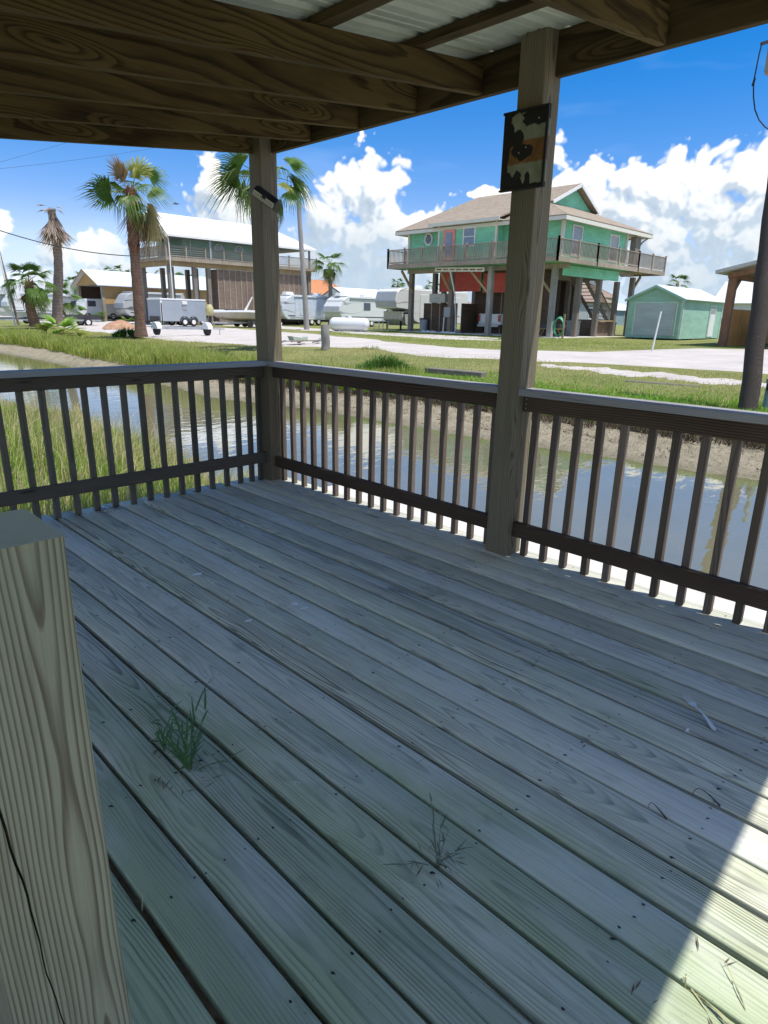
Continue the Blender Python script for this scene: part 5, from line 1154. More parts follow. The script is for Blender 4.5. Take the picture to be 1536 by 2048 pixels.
# lime green edge on the right
n = 52000; y = -5+r.uniform(0, 1, n)*15.5; x = GRX(y)+0.02+np.abs(r.normal(0, 1, n))*1.75
h = (0.12+0.11*np.clip(vnoise(x, y, 1.4, 6)+0.5, 0, 1))*np.exp(-(x-GRX(y))*0.16)*r.uniform(0.7, 1.3, len(x))
grass('bright_bank_grass', x, y, GZV(x, y), h, 0.013, [(0.15, 0.34, 0.03), G_LIME, (0.18, 0.42, 0.035), (0.24, 0.50, 0.04)], 0.3, 'lush bright green grass on the far bank behind the right railing', 7)
# mown lawn, thinner
n = 60000; y = -8+r.uniform(0, 1, n)**1.2*50; x = 9.5+r.uniform(0, 1, n)*np.where(y < 18, 7.4, 5.0)
k = vnoise(x, y, 0.8, 8)+r.uniform(-0.5, 1.0, n) > -0.2; x, y = x[k], y[k]
grass('lawn_grass', x, y, GZV(x, y), r.uniform(0.03, 0.085, len(x)), 0.013, [G_OLIVE, (0.38, 0.40, 0.10), G_STRAW, (0.48, 0.44, 0.18), (0.34, 0.34, 0.12)], 0.5, 'short patchy yellow green lawn between the bank and the road', 9)
n = 26000; y = 2+r.uniform(0, 1, n)*32; x = 20.8+r.uniform(0, 1, n)*12.5
rd = np.array([lerp(v, [(0, 33), (7.6, 31.5), (8.6, 24.0), (12, 21.0), (16, 20.8), (19, 22.0), (22, 23.4), (30, 25.6), (36, 27)]) for v in y])
k = x > rd+0.1; x, y = x[k], y[k]
grass('yard_grass', x, y, GZV(x, y), r.uniform(0.03, 0.08, len(x)), 0.018, [G_OLIVE, G_LIME, (0.25, 0.30, 0.07)], 0.5, 'mown lawn in front of the green house and shed', 10)
# reeds on the near left bank
n = 42000; y = 0.35+r.uniform(0, 1, n)**1.2*14; x = NRX(np.maximum(y, 0.3))-0.10-np.abs(r.normal(0, 1, n))*1.6+0.25*vnoise(y, y*0, 3, 3)
k = (x > -7) & ((vnoise(x, y, 1.3, 12)+r.uniform(-0.6, 1, n)) > -0.25) & (y < 8.8+vnoise(x, x*0, 2, 5)); x, y = x[k], y[k]
m = len(x); h = r.uniform(0.25, 0.62, m)*(0.75+0.35*vnoise(x, y, 1.1, 13)); lo = r.uniform(0, 1, m) < 0.72
grass('bank_grass', x[lo], y[lo], GZV(x[lo], y[lo]), h[lo]*0.8, 0.010, [G_GREEN, G_LIME, (0.24, 0.42, 0.04), G_LIME], 0.22, 'lush green grass behind the left railing', 14)
hi = ~lo; grass('straw_reeds', x[hi], y[hi], GZV(x[hi], y[hi]), h[hi]*1.15+0.10, 0.006, [G_STRAW, (0.66, 0.56, 0.32), G_OLIVE, (0.68, 0.52, 0.34)], 0.20, 'dry straw coloured seed stalks rising behind the left railing', 15, bias=(0.22, 0.05))
n = 9000; y = -6+r.uniform(0, 1, n)*16; x = -7-r.uniform(0, 1, n)*10; grass('side_grass', x, y, GZV(x, np.maximum(y, 0.31)), r.uniform(0.1, 0.4, n), 0.012, [G_GREEN, G_LIME, G_STRAW], 0.25, 'rough grass on the near bank left of the deck', 16)
# dark debris fringe at the grass foot (roots, wrack)
n = 9000; y = -4+r.uniform(0, 1, n)*17; x = GRX(y)-0.05+r.normal(0, 0.10, n); grass('root_fringe', x, y, GZV(x, y), r.uniform(0.03, 0.13, n), 0.016, [(0.05, 0.04, 0.025), (0.11, 0.085, 0.05), (0.20, 0.16, 0.10)], 0.8, 'dark roots and wrack where the grass meets the mud', 17)
# mud litter on the bank
n = 5200; y = -4+r.uniform(0, 1, n)*15; x = SHX(y)+0.25+r.uniform(0, 1, n)**0.7*1.5; b = MB()
for i in range(n):
    s = r.uniform(0.008, 0.035); z = ground_z(x[i], y[i]); a = r.uniform(0, 6)
    P = [(x[i]+s*math.cos(a+q*2.1)*(1+0.7*(q == 0)), y[i]+s*math.sin(a+q*2.1), z-0.01) for q in range(3)]; b.add(P+[(x[i], y[i], z+s*r.uniform(0.4, 1.1))], [(0, 1, 3), (1, 2, 3), (2, 0, 3)])
o = b.build('mud_clods', plain('mud_clod', (0.30, 0.25, 0.17), 0.9, var=0.45, scale=5)); tag(o, 'scattered mud clods and shells on the far bank', 'mud', kind='stuff')
# weed clump and dark low bush
def weed_bush(name, c, R, H, n, cols, label, seed, w=0.02, cat='bush'):
    rr = np.random.default_rng(seed); a = rr.uniform(0, 2*PI, n); q = np.sqrt(rr.uniform(0, 1, n))*R
    x = c[0]+q*np.cos(a); y = c[1]+q*np.sin(a); z = np.full(n, c[2])+rr.uniform(0, 1, n)*H*0.6*(1-q/R)
    o = grass(name, x, y, z, rr.uniform(0.35, 1, n)*H*(1-0.5*q/R), w, cols, 0.5, label, seed)
    o['kind'] = 'thing'; o['category'] = cat; return o
c = at_z(770, 745, -0.36); weed_bush('weed_shade_clump', (c.x, c.y, -0.38), 0.9, 0.62, 2600, [G_DARK, G_GREEN, (0.10, 0.2, 0.05)], 'darker bushy weed clump standing above the bright bank grass', 31, 0.022)
c = at_z(742, 710, -0.3); weed_bush('weed_shade_clump', (c.x, c.y, -0.33), 1.1, 0.45, 2000, [G_GREEN, G_LIME, (0.25, 0.14, 0.10)], 'reddish tipped weeds just left of the darker weed clump', 32, 0.02)
c = at_z(445, 722, -0.38); weed_bush('weed_shade_clump', (c.x, c.y, -0.42), 0.7, 0.45, 1600, [G_DARK, (0.05, 0.12, 0.03)], 'dark green blades standing in for the palm shadow left of the corner post', 33, 0.03)  # dark clump stands in for the palm crown's cast shadow on the grass
c = at_z(255, 672, -0.05); weed_bush('weed_shade_clump', (c.x, c.y, -0.08), 0.8, 0.55, 900, [G_DARK, G_GREEN], 'small leafy bush at the foot of the tall shaggy palm', 34, 0.05)

# ---------------------------------------------------------------- palms
M_FROND = m_leaf('palm_frond', 0.45, 0.22)
def frond_mesh(name, lp, R, n, spread, droop, arc, col, cw=None, seed=0, gap=0.42, ragged=0.12):
    """fan leaf: petiole along +X bending down by arc, pleated fan, tips droop"""
    rr = random.Random(seed); vs, fs, cs = [], [], []
    def add(p, c): vs.append(p); cs.append(c); return len(vs)-1
    pc = tuple(k*0.9 for k in (cw or col)); m = 5; prev = None
    for i in range(m+1):
        t = i/m; x = lp*t; z = -arc*t*t; wv = 0.035*(1-0.5*t)
        q = [add((x, -wv, z), pc), add((x, wv, z), pc), add((x, 0, z-wv*0.8), pc)]
        if prev:
            for k in range(3): fs.append((prev[k], prev[(k+1) % 3], q[(k+1) % 3], q[k]))
        prev = q
    hx, hz = lp, -arc; sl = -2*arc/lp if lp > 0 else 0.0
    def P(r_, th, dz=0.0):
        x, y = r_*math.cos(th), r_*math.sin(th); return (hx+x/math.sqrt(1+sl*sl), y, hz+x*sl/math.sqrt(1+sl*sl)+dz-0.10*abs(y)*0.6)
    hub = add(P(0, 0), col); dth = spread/n; val = []
    for i in range(n+1):
        th = -spread/2+dth*i; val.append(add(P(R*gap*(0.9+0.1*math.cos(th)), th, -0.02), tuple(k*0.85 for k in col)))
    for i in range(n):
        th = -spread/2+dth*(i+0.5); L = R*(0.80+0.20*math.cos(th*0.8))*(1-rr.uniform(0, ragged)); k = rr.uniform(0.85, 1.15); c = tuple(min(1, v*k) for v in col)
        ct = tuple(v*(0.7)+w*0.3 for v, w in zip(c, (0.36, 0.28, 0.14)))
        rg = add(P(R*gap, th, 0.03), c); fs.append((hub, val[i], rg)); fs.append((hub, rg, val[i+1]))
        d1, d2 = droop*(0.5+rr.random()*0.5), droop*(1.3+rr.random()*0.9); tw = rr.uniform(-0.05, 0.05)
        r1, r2 = R*gap+(L-R*gap)*0.55, L; a = add(P(r1, th-dth*0.22+tw, -d1*0.45), c); b_ = add(P(r1, th+dth*0.22+tw, -d1*0.45), c); tp = add(P(r2*(1-0.25*min(1, droop)), th+tw*1.6, -d2), ct)
        fs += [(val[i], a, rg), (rg, b_, val[i+1]), (rg, a, b_), (a, tp, b_)]
    me = bpy.data.meshes.new(name); me.from_pydata(vs, [], fs); me.update()
    ca = me.color_attributes.new('tint', 'FLOAT_COLOR', 'POINT'); ca.data.foreach_set('color', np.array([tuple(c)+(1,) for c in cs], np.float32).ravel())
    me.materials.append(M_FROND); return me
FG, FG2, FY, FB, FBR = (0.085, 0.17, 0.035), (0.12, 0.22, 0.04), (0.30, 0.33, 0.07), (0.40, 0.28, 0.15), (0.26, 0.14, 0.08)
GREY = (0.42, 0.34, 0.27)
FM = {
 'g1': frond_mesh('fan_leaf', 1.0, 1.15, 26, 3.7, 0.26, 0.24, (0.10, 0.19, 0.04), FY, 1, ragged=0.22), 'g2': frond_mesh('fan_leaf', 1.1, 1.2, 26, 3.4, 0.5, 0.4, FG2, FY, 2), 'g3': frond_mesh('fan_leaf', 0.9, 1.3, 24, 3.0, 0.75, 0.5, (0.13, 0.20, 0.05), FY, 3, ragged=0.3),
 'y1': frond_mesh('fan_leaf', 0.9, 1.15, 24, 3.3, 0.10, 0.10, FY, FY, 4), 'b1': frond_mesh('fan_leaf', 0.8, 1.2, 24, 3.0, 0.08, 0.05, FB, FB, 5), 'd1': frond_mesh('fan_leaf', 0.7, 1.7, 13, 1.3, 0.55, 0.35, (0.36, 0.30, 0.13), FY, 6, gap=0.3, ragged=0.4),
 'd2': frond_mesh('fan_leaf', 0.8, 1.9, 12, 1.1, 0.2, 0.5, FBR, FB, 7, gap=0.25, ragged=0.5), 'k1': frond_mesh('fan_leaf', 0.5, 1.5, 12, 1.0, 0.15, 0.2, GREY, GREY, 8, gap=0.4, ragged=0.4), 'k2': frond_mesh('fan_leaf', 0.45, 1.3, 10, 0.8, 0.1, 0.15, (0.22, 0.16, 0.13), GREY, 9, gap=0.4, ragged=0.4)}
def m_bark(name, ca, cb, sc=6.0):
    m, N, b = new_mat(name); tc = N('ShaderNodeTexCoord').outputs['Object']; x, y, z = N.xyz(tc)
    n = N.noise(N.vm('MULTIPLY', tc, (5, 5, 2.2)), 1.6, 5, 0.7); rg = N.math('FRACT', N.math('ADD', N.math('MULTIPLY', z, sc), N.math('MULTIPLY', n, 1.3)))
    c = N.mix(N.mapr(n, 0.3, 0.7), ca, cb); c = N.mix(N.mapr(rg, 0.0, 0.25, 0.55, 0.0), c, tuple(k*0.35 for k in ca))
    N.l.new(c, b.inputs['Base Color']); b.inputs['Roughness'].default_value = 0.95; b.inputs['Specular IOR Level'].default_value = 0.1
    bp = N('ShaderNodeBump', {'Strength': 0.9, 'Distance': 0.05, 'Height': N.math('ADD', rg, n)}); N.l.new(bp.outputs[0], b.inputs['Normal']); return m
M_BARK = m_bark('palm_bark_brown', (0.22, 0.12, 0.085), (0.32, 0.22, 0.17)); M_BARKG = m_bark('palm_bark_grey', (0.26, 0.20, 0.17), (0.36, 0.29, 0.25), 4.0); M_BOOT = plain('palm_boots', (0.30, 0.14, 0.085), 0.9, var=0.5, scale=14)
def palm(base, top, r0, r1, fronds, label, bark, S=1.0, boots=0, group='palm trees', seed=0, name='palm_tree', bend=0.1):
    base, top = Vector(base), Vector(top); e = empty(name, base, label, 'palm tree', group); rr = random.Random(seed); T = top-base
    m = 22; pts, rad = [], []
    for i in range(m+1):
        t = i/m; pts.append(T*t+Vector((bend*math.sin(t*5+seed), bend*math.cos(t*4+seed)-bend*math.cos(seed), 0))); rad.append((r0+(r1-r0)*t**0.8)*(1+0.05*math.sin(i*2.4+seed)+0.05*rr.uniform(-1, 1))+(0.07*S*max(0, 1-t*9)))
    MB().tube(pts, rad, 14).build('trunk', bark, e, smooth=True); tp = pts[-1]
    if boots:
        b = MB()
        for i in range(boots):
            t = 1-rr.random()**1.2*0.42; p = T*t+Vector((bend*math.sin(t*5+seed), bend*math.cos(t*4+seed)-bend*math.cos(seed), 0)); a = rr.uniform(0, 2*PI); rd = r0+(r1-r0)*t**0.8
            d = Vector((math.cos(a), math.sin(a), 0)); s = Vector((-d.y, d.x, 0)); L = rr.uniform(0.12, 0.26); q = p+d*rd*0.92
            b.add([q-s*0.06, q+s*0.06, q+d*0.09+s*0.03+Vector((0, 0, L)), q+d*0.09-s*0.03+Vector((0, 0, L)), q+d*0.05+Vector((0, 0, -0.05))], [(0, 1, 2, 3), (0, 4, 1), (3, 2, 4)])
        o = b.build('leaf_boots', M_BOOT, e); o['kind'] = 'stuff'
    for (k, az, el, sc, roll) in fronds:
        o = bpy.data.objects.new('frond', FM[k]); COL.objects.link(o); o.parent = e
        R_ = Matrix.Rotation(az, 3, 'Z') @ Matrix.Rotation(-el, 3, 'Y') @ Matrix.Rotation(roll, 3, 'X')
        o.rotation_euler = R_.to_euler(); o.location = tp+Vector((0, 0, rr.uniform(-0.25, 0.1)*S))+R_ @ Vector((r1*0.4, 0, 0)); o.scale = (sc*S,)*3
    return e
def crown(n, seed, kinds=('g1', 'g2', 'g3'), e0=1.25, e1=-0.55, dead=0, dk=('d1', 'd2'), sc=1.0):
    rr = random.Random(seed); out = []
    for i in range(n): t = (i+0.5)/n; out.append((kinds[min(len(kinds)-1, int(t*len(kinds)))], i*2.399+rr.uniform(-.3, .3), e0+(e1-e0)*t+rr.uniform(-.12, .12), sc*rr.uniform(.85, 1.1), rr.uniform(-.5, .5)))
    for i in range(dead): out.append((rr.choice(dk), i*2.399+rr.uniform(-.6, .6), -0.9-rr.uniform(0, .55), sc*rr.uniform(.7, 1.05), rr.uniform(-.6, .6)))
    return out
# view-facing directions used to lay out single fronds of the near palms
AZR = YAW-PI/2   # toward the right of the view
palm((13.36, 31.5, -0.02), (13.45, 31.25, 7.45), 0.30, 0.225,
     [('b1', AZR+PI-0.25, 1.05, 1.0, 1.1), ('b1', AZR+PI-0.5, 1.2, 0.9, 1.3), ('y1', AZR+0.4, 1.25, 1.0, 1.2), ('y1', AZR-0.3, 1.35, 0.85, 1.3), ('g1', AZR+PI, 0.15, 1.1, 1.2), ('g1', AZR+PI+0.3, -0.15, 1.0, 1.1), ('g1', AZR+0.1, 0.72, 1.05, 1.3), ('g2', AZR-0.4, 0.35, 0.9, 0.7),
      ('g2', AZR+1.6, 0.8, 0.9, 0.3), ('d1', AZR+0.35, -0.15, 1.0, 0.9), ('g3', AZR+PI-0.35, 0.45, 0.95, 1.0), ('g3', AZR-0.9, 0.75, 0.7, 0.6), ('d1', AZR+PI-0.1, -1.1, 0.8, 0.2), ('d1', AZR-1.3, -0.9, 0.9, 0.2), ('d1', AZR+0.0, -0.3, 1.1, 0.5), ('d1', AZR-0.1, -0.5, 1.5, 0.4), ('d2', AZR+0.1, -0.65, 1.35, 0.2), ('k2', AZR+0.25, -1.2, 1.5, 0.1), ('k1', AZR+0.1, -0.95, 1.3, 0.3), ('g3', AZR-1.5, 0.2, 0.8, 0.2), ('g2', AZR-1.2, -0.5, 0.7, 0.3), ('g3', AZR+2.2, 0.3, 0.9, 0), ('g2', AZR+PI-0.8, 0.5, 0.8, 0.5),
      ('d1', AZR+0.15, -0.55, 1.2, 0.3), ('d1', AZR-0.2, -0.8, 1.25, 0.2), ('d2', AZR+0.3, -0.35, 0.9, 0.8), ('d1', AZR+0.5, -0.75, 1.1, -0.3), ('d2', AZR-0.6, -1.1, 0.9, 0), ('d1', AZR-0.05, -0.7, 1.55, 0.6), ('d2', AZR+PI+0.1, -1.25, 0.9, 0), ('k2', AZR+PI+0.2, -1.35, 1.3, 0)],
     'tall shaggy palm with brown top leaf and drooping dead fronds', M_BARK, 0.98, boots=460, seed=2, bend=0.04)
palm((17.0, 54.4, 0.1), (17.0, 53.2, 8.9), 0.42, 0.30, [(k, a, e_, s, 0.2) for k, a, e_, s in [('k1', i*0.9, -1.25-0.1*(i % 3), 1.35+0.15*(i % 2)) for i in range(20)]+[('k1', i*1.31+0.2, -1.0-0.08*(i % 4), 1.25) for i in range(14)]+[('k2', i*1.1+0.4, -0.9-0.15*(i % 3), 1.35) for i in range(9)]+[('k1', i*0.9, -0.75-0.2*(i % 2), 1.1) for i in range(9)]+[('k1', AZR+0.2, -1.0, 1.7), ('k1', AZR+0.0, -1.1, 1.6)]+[('k1', i*1.3, 0.25+0.25*(i % 3), 0.55) for i in range(8)]],
     'dead palm with bare curving trunk and grey skirt of withered fronds', M_BARKG, 1.0, seed=5, bend=0.22)
palm((13.3, 18.9, -0.1), (13.4, 18.85, 6.6), 0.33, 0.25,
     [('g2', AZR+PI, 0.75, 1.0, 1.0), ('g2', AZR+PI-0.3, 0.25, 1.05, 0.9), ('g3', AZR+PI+0.2, -0.1, 1.0, 0.6), ('g2', AZR, 0.7, 0.95, 1.0), ('g2', AZR+0.3, 0.2, 1.0, 0.8), ('g1', AZR-0.2, -0.25, 0.95, 0.6), ('y1', AZR-0.1, -0.3, 0.7, 0.3), ('g3', AZR+0.1, -0.55, 0.95, 0.2),
      ('g2', AZR+1.5, 0.9, 1, 0), ('g3', AZR+PI+0.05, 0.45, 1.15, 0.5), ('g3', AZR+0.15, 0.45, 1.05, 0.6), ('g3', AZR+PI-0.15, -0.45, 0.95, 0.3), ('k2', AZR+PI-0.05, -0.7, 1.3, 0.1), ('k2', AZR+0.2, -0.95, 1.4, 0.1), ('k1', AZR+0.35, -0.75, 1.1, 0.2), ('d1', AZR-0.05, -0.6, 1.0, 0.2), ('k2', AZR+PI+0.3, -0.9, 1.35, 0), ('g2', AZR-1.5, 0.5, 0.9, 0), ('g3', AZR-2.2, 0.2, 0.9, 0), ('g2', AZR+2.3, 0.6, 1, 0), ('d1', AZR+0.15, -0.8, 0.9, 0), ('d2', AZR-0.3, -0.9, 0.8, 0), ('k1', AZR+PI, -0.85, 0.85, 0.2), ('k2', AZR+PI-0.25, -1.1, 0.9, 0), ('d1', AZR+PI+0.5, -0.7, 0.7, 0), ('k1', AZR+0.05, -1.0, 0.9, 0)],
     'palm half hidden behind the far corner post', M_BARK, 0.86, boots=80, seed=8)
palm((14.0, 51.2, 0.1), (13.8, 50.8, 3.3), 0.38, 0.30, crown(24, 3, kinds=('g1', 'g1', 'g2', 'g2', 'g3'), e0=1.4, e1=-0.75, dead=3, sc=1.1), 'young full palm at far left with a dark stubby trunk', M_BARK, 0.84, boots=60, seed=3)
palm((19.8, 62.5, 0.15), (19.7, 62.3, 2.4), 0.3, 0.25, crown(12, 13, e0=1.3, e1=-0.4, dead=2, sc=0.85), 'green palm partly behind the dead curving palm trunk', M_BARK, 1.1, seed=9)
def bush_palm(px, py, z, S, n, label, seed, kinds=('y1', 'g1', 'g2')):
    p = at_z(px, py, z); p.z = ground_z(p.x, p.y); palm(p, p+Vector((0, 0, 0.12)), 0.12*S, 0.10*S, crown(n, seed, kinds, 1.4, 0.15, sc=1.0), label, M_BARK, S, seed=seed, name='palm_shrub', group='low palm shrubs')
FM['l1'] = frond_mesh('fan_leaf', 0.7, 1.0, 16, 2.4, 0.15, 0.15, (0.26, 0.45, 0.05), FY, 14, gap=0.35)
bush_palm(122, 668, -0.1, 0.95, 14, 'bright lime palm shrub at the foot of the dead palm', 41, ('l1', 'l1', 'y1'))
bush_palm(183, 645, 0.05, 0.95, 13, 'green palm shrub in front of the tan barn', 42, ('g2', 'g1', 'g1')); bush_palm(258, 650, 0.05, 0.6, 8, 'small palm shrub just left of the tall shaggy palm', 43, ('l1', 'g1'))
def far_palm(px, py, rpx, base_px, label, seed, D=None, S=1.0, dead=4):
    D = D or 1.75*S*1300/rpx; c = at_d(px, py, D); zb = ground_z(c.x, c.y)
    palm((c.x, c.y, zb), c, 0.24*S, 0.18*S, crown(15, seed, ('g1', 'g2', 'g2', 'g3'), 1.3, -0.7, dead=dead, sc=0.82), label, M_BARKG, S, seed=seed, group='distant palms', bend=0.05)
far_palm(660, 527, 33, 0, 'palm standing above the orange roofed house', 51, dead=6)
for i, (px, py, rp, lab) in enumerate([(796, 566, 15, 'tiny palm just right of the large camper roof'), (866, 572, 18, 'small palm glimpsed between the green house pilings'), (1354, 567, 23, 'palm crown rising behind the mint shed roof'), (150, 568, 24, 'yellowish palm left of the barn gable, nearer the dead palm'), (170, 560, 24, 'yellowish palm closest to the barn gable'), (228, 543, 20, 'palm crown above the left part of the barn roof'), (250, 550, 16, 'lower palm crown above the barn roof beside the tall palm'),
                                  (303, 556, 22, 'leftmost palm seen between the stilt house pilings'), (352, 560, 20, 'middle palm seen between the stilt house pilings'), (376, 562, 20, 'rightmost palm seen between the stilt house pilings'), (128, 590, 20, 'palm low behind the dead palm trunk')]):
    far_palm(px, py, rp, 0, lab, 60+i)
def tree_line():
    rr = random.Random(9); b = MB()
    for i in range(520):
        px = rr.uniform(-150, 1700); D = rr.uniform(190, 330); c = at_d(px, 634, D); z = rr.uniform(0.0, 2.6)+1.0*max(0, math.sin(px*0.02)); s = rr.uniform(0.8, 2.4)
        for q in range(7):
            a = rr.uniform(0, 6.28); o_ = Vector((rr.uniform(-2, 2), rr.uniform(-2, 2), z*rr.random()+0.6)); d = Vector((math.cos(a), math.sin(a), rr.uniform(-.3, .8)))*s*0.8; u = Vector((-math.sin(a), math.cos(a), 0.4))*s*0.6; p = Vector((c.x, c.y, 0.4))+o_
            b.face(p-u, p+d, p+u)
    o = b.build('far_scrub', plain('far_scrub_leaf', (0.07, 0.10, 0.045), 0.9, var=0.3, scale=0.5)); tag(o, 'thin line of dark scrub along the horizon', 'trees', kind='stuff')
tree_line()
# ================================================================== SMALL THINGS ON THE DECK AND POSTS
# peeling sign
def m_sign():
    m, N, b = new_mat('peeling_paint')
    tc = N('ShaderNodeTexCoord').outputs['Object']; x, y, z = N.xyz(tc)   # y across, z up, origin at centre
    yy = N.math('MULTIPLY', y, -1.0)
    n = N.noise(N.vm('MULTIPLY', tc, (1, 1, 1)), 9.0, 5, 0.65); n2 = N.noise(N.vm('ADD', N.vm('MULTIPLY', tc, (1, 1, 0.6)), (3, 5, 2)), 22.0, 4, 0.6)
    cream = N.mix(N.mapr(n2, 0.35, 0.7), (0.30, 0.32, 0.24), (0.20, 0.21, 0.12)); orange = N.mix(N.mapr(n2, 0.35, 0.7), (0.27, 0.12, 0.03), (0.14, 0.06, 0.02))
    zt = N.math('ADD', z, N.math('MULTIPLY', n2, 0.02))
    band = N.math('MULTIPLY', N.mapr(zt, -0.055, -0.048), N.mapr(zt, 0.058, 0.050))
    paint = N.mix(band, cream, orange)
    # bare black board: top, edges, two patches
    def blob(cy, cz, ry, rz): d = N.vm('LENGTH', N.vm('MULTIPLY', N.vm('SUBTRACT', tc, (0, cy, cz)), (0, 1/ry, 1/rz))); return N.math('SUBTRACT', 1.0, d)
    F = N.mapr(z, 0.085, 0.19, -0.9, 0.5)
    for (cy, cz, ry, rz) in ((0.115, 0.09, 0.05, 0.09), (0.04, 0.055, 0.035, 0.04), (0.02, -0.005, 0.065, 0.035), (-0.06, 0.15, 0.10, 0.05), (0.12, -0.13, 0.05, 0.05), (0.03, -0.165, 0.03, 0.06), (-0.03, -0.15, 0.02, 0.06), (0.12, 0.0, 0.035, 0.22), (-0.02, -0.19, 0.16, 0.035)):
        F = N.math('MAXIMUM', F, blob(cy, cz, ry, rz))
    mask = N.mapr(N.math('ADD', F, N.math('MULTIPLY', N.math('SUBTRACT', n, 0.5), 2.0)), -0.02, 0.03)
    c = N.mix(mask, paint, (0.012, 0.010, 0.009)); N.l.new(c, b.inputs['Base Color']); b.inputs['Roughness'].default_value = 0.7
    bp = N('ShaderNodeBump', {'Strength': 0.8, 'Distance': 0.002, 'Height': N.math('SUBTRACT', N.math('MULTIPLY', n2, 0.3), mask)}); N.l.new(bp.outputs[0], b.inputs['Normal']); return m
sc_ = Vector((-0.160, -2.478, 2.193)); sg = empty('peeling_sign', sc_, 'peeling black cream and orange painted board on the middle post', 'sign'); sg.rotation_euler = (0.0, 0.0, 0.0)
MB().box(-0.006, 0.006, -0.134, 0.134, -0.183, 0.183).build('board', m_sign(), sg, bevel=0.002)
M_BLK = plain('black_board_edge', (0.014, 0.012, 0.012), 0.6, var=0.3)
MB().box(-0.016, -0.0065, -0.134, -0.120, -0.183, 0.183).build('edge_strip', M_BLK, sg); MB().box(-0.016, -0.0065, -0.119, 0.134, 0.172, 0.183).build('edge_strip', M_BLK, sg); MB().box(-0.016, -0.0065, -0.119, 0.134, -0.183, -0.174).build('edge_strip', M_BLK, sg)
for y, z in ((-0.075, 0.13), (0.03, -0.01), (-0.01, 0.01)): MB().tube([(-0.0085, y, z), (-0.0065, y, z)], 0.004, 8).build('nail_head', M_GALV, sg)
MB().box(0.0065, 0.017, -0.06, 0.06, -0.1, 0.1).build('backing_block', M_BLK, sg)
# solar light
lp_ = at_x(537, 386, -0.178); sol = empty('solar_light', lp_, 'tilted black solar light with a pale LED strip on the corner post', 'solar light')
ex = (RX*0.80+UX*(-0.58)).normalized(); nrm = (Vector((-0.80, -0.60, 0.10))).normalized(); ex = (ex-nrm*ex.dot(nrm)).normalized(); ez = ex.cross(nrm).normalized()
if ez.z > 0: ez = -ez; ex = -ex
sol.rotation_euler = Matrix((ex, nrm, ez)).transposed().to_euler()
M_PLAS = plain('black_plastic', (0.012, 0.013, 0.018), 0.35, var=0.1)
MB().prism([(-0.1, -0.08, 0.0), (-0.1, 0.010, 0.0), (-0.1, 0.030, 0.028), (-0.1, 0.034, 0.036), (-0.1, 0.015, 0.078), (-0.1, -0.08, 0.078)], (0.2, 0, 0)).build('housing', M_PLAS, sol, bevel=0.005)
MB().box(-0.088, 0.088, -0.07, 0.006, -0.004, -0.0005).build('solar_panel', plain('solar_cell', (0.012, 0.03, 0.10), 0.12, spec=0.9), sol)
led = MB().prism([(-0.090, 0.0345, 0.040), (-0.090, 0.0375, 0.041), (-0.090, 0.0215, 0.0755), (-0.090, 0.0175, 0.0745)], (0.18, 0, 0)).build('led_cover', plain('led_lens', (0.72, 0.70, 0.60), 0.3), sol)
for i in range(13): x = -0.078+0.013*i; MB().beam((x, 0.0355, 0.047), (x, 0.0235, 0.072), 0.003, 0.004).build('led_divider', plain('led_grid', (0.20, 0.19, 0.15), 0.4), led)
MB().prism([(-0.016, 0.030, 0.028), (-0.016, 0.044, 0.036), (-0.016, 0.036, 0.056), (-0.016, 0.026, 0.056)], (0.032, 0, 0)).build('motion_sensor', M_PLAS, sol, bevel=0.002)
# fork
fk_a, fk_b = at_z(1370, 1392, 0.004), at_z(1430, 1462, 0.004); L = (fk_b-fk_a).length; u = (fk_b-fk_a)/L; s = Vector((-u.y, u.x, 0))
fk = empty('fork', (fk_a+fk_b)/2, 'metal dinner fork lying across the deck boards at right', 'fork'); fk.rotation_euler = (0, 0, math.atan2(u.y, u.x)); K = L/0.19
M_STEEL = plain('tarnished_steel', (0.78, 0.79, 0.76), 0.4, metal=0.2, var=0.15, scale=40)
vs = []; prof = [(-0.030, 0.0035, 0.004), (-0.01, 0.0030, 0.008), (0.02, 0.0034, 0.011), (0.05, 0.0050, 0.008), (0.08, 0.0072, 0.003), (0.090, 0.0060, 0.002), (0.095, 0.003, 0.002)]
for (x, w_, z) in prof: vs += [(x, -w_, z), (x, w_, z), (x, w_, z+0.0018), (x, -w_, z+0.0018)]
fs = [(i*4+k, i*4+(k+1) % 4, i*4+4+(k+1) % 4, i*4+4+k) for i in range(len(prof)-1) for k in range(4)]+[(0, 3, 2, 1), (24, 25, 26, 27)]
o = MB().add([(a*K, b*K, c) for a, b, c in vs], fs).build('handle', M_STEEL, fk, smooth=True)
o = MB().prism([(x*K, y*K, 0.003) for x, y in [(-0.03, -0.0035), (-0.035, -0.010), (-0.052, -0.0125), (-0.052, 0.0125), (-0.035, 0.010), (-0.03, 0.0035)]], (0, 0, 0.002)).build('head', M_STEEL, fk)
for i in range(4): y = -0.0108+0.0072*i; MB().tube([(-0.052*K, y*K, 0.004), (-0.075*K, y*K, 0.0025), (-0.096*K, y*0.9*K, 0.005)], [0.0016, 0.0015, 0.0008], 6).build('tine', M_STEEL, fk)
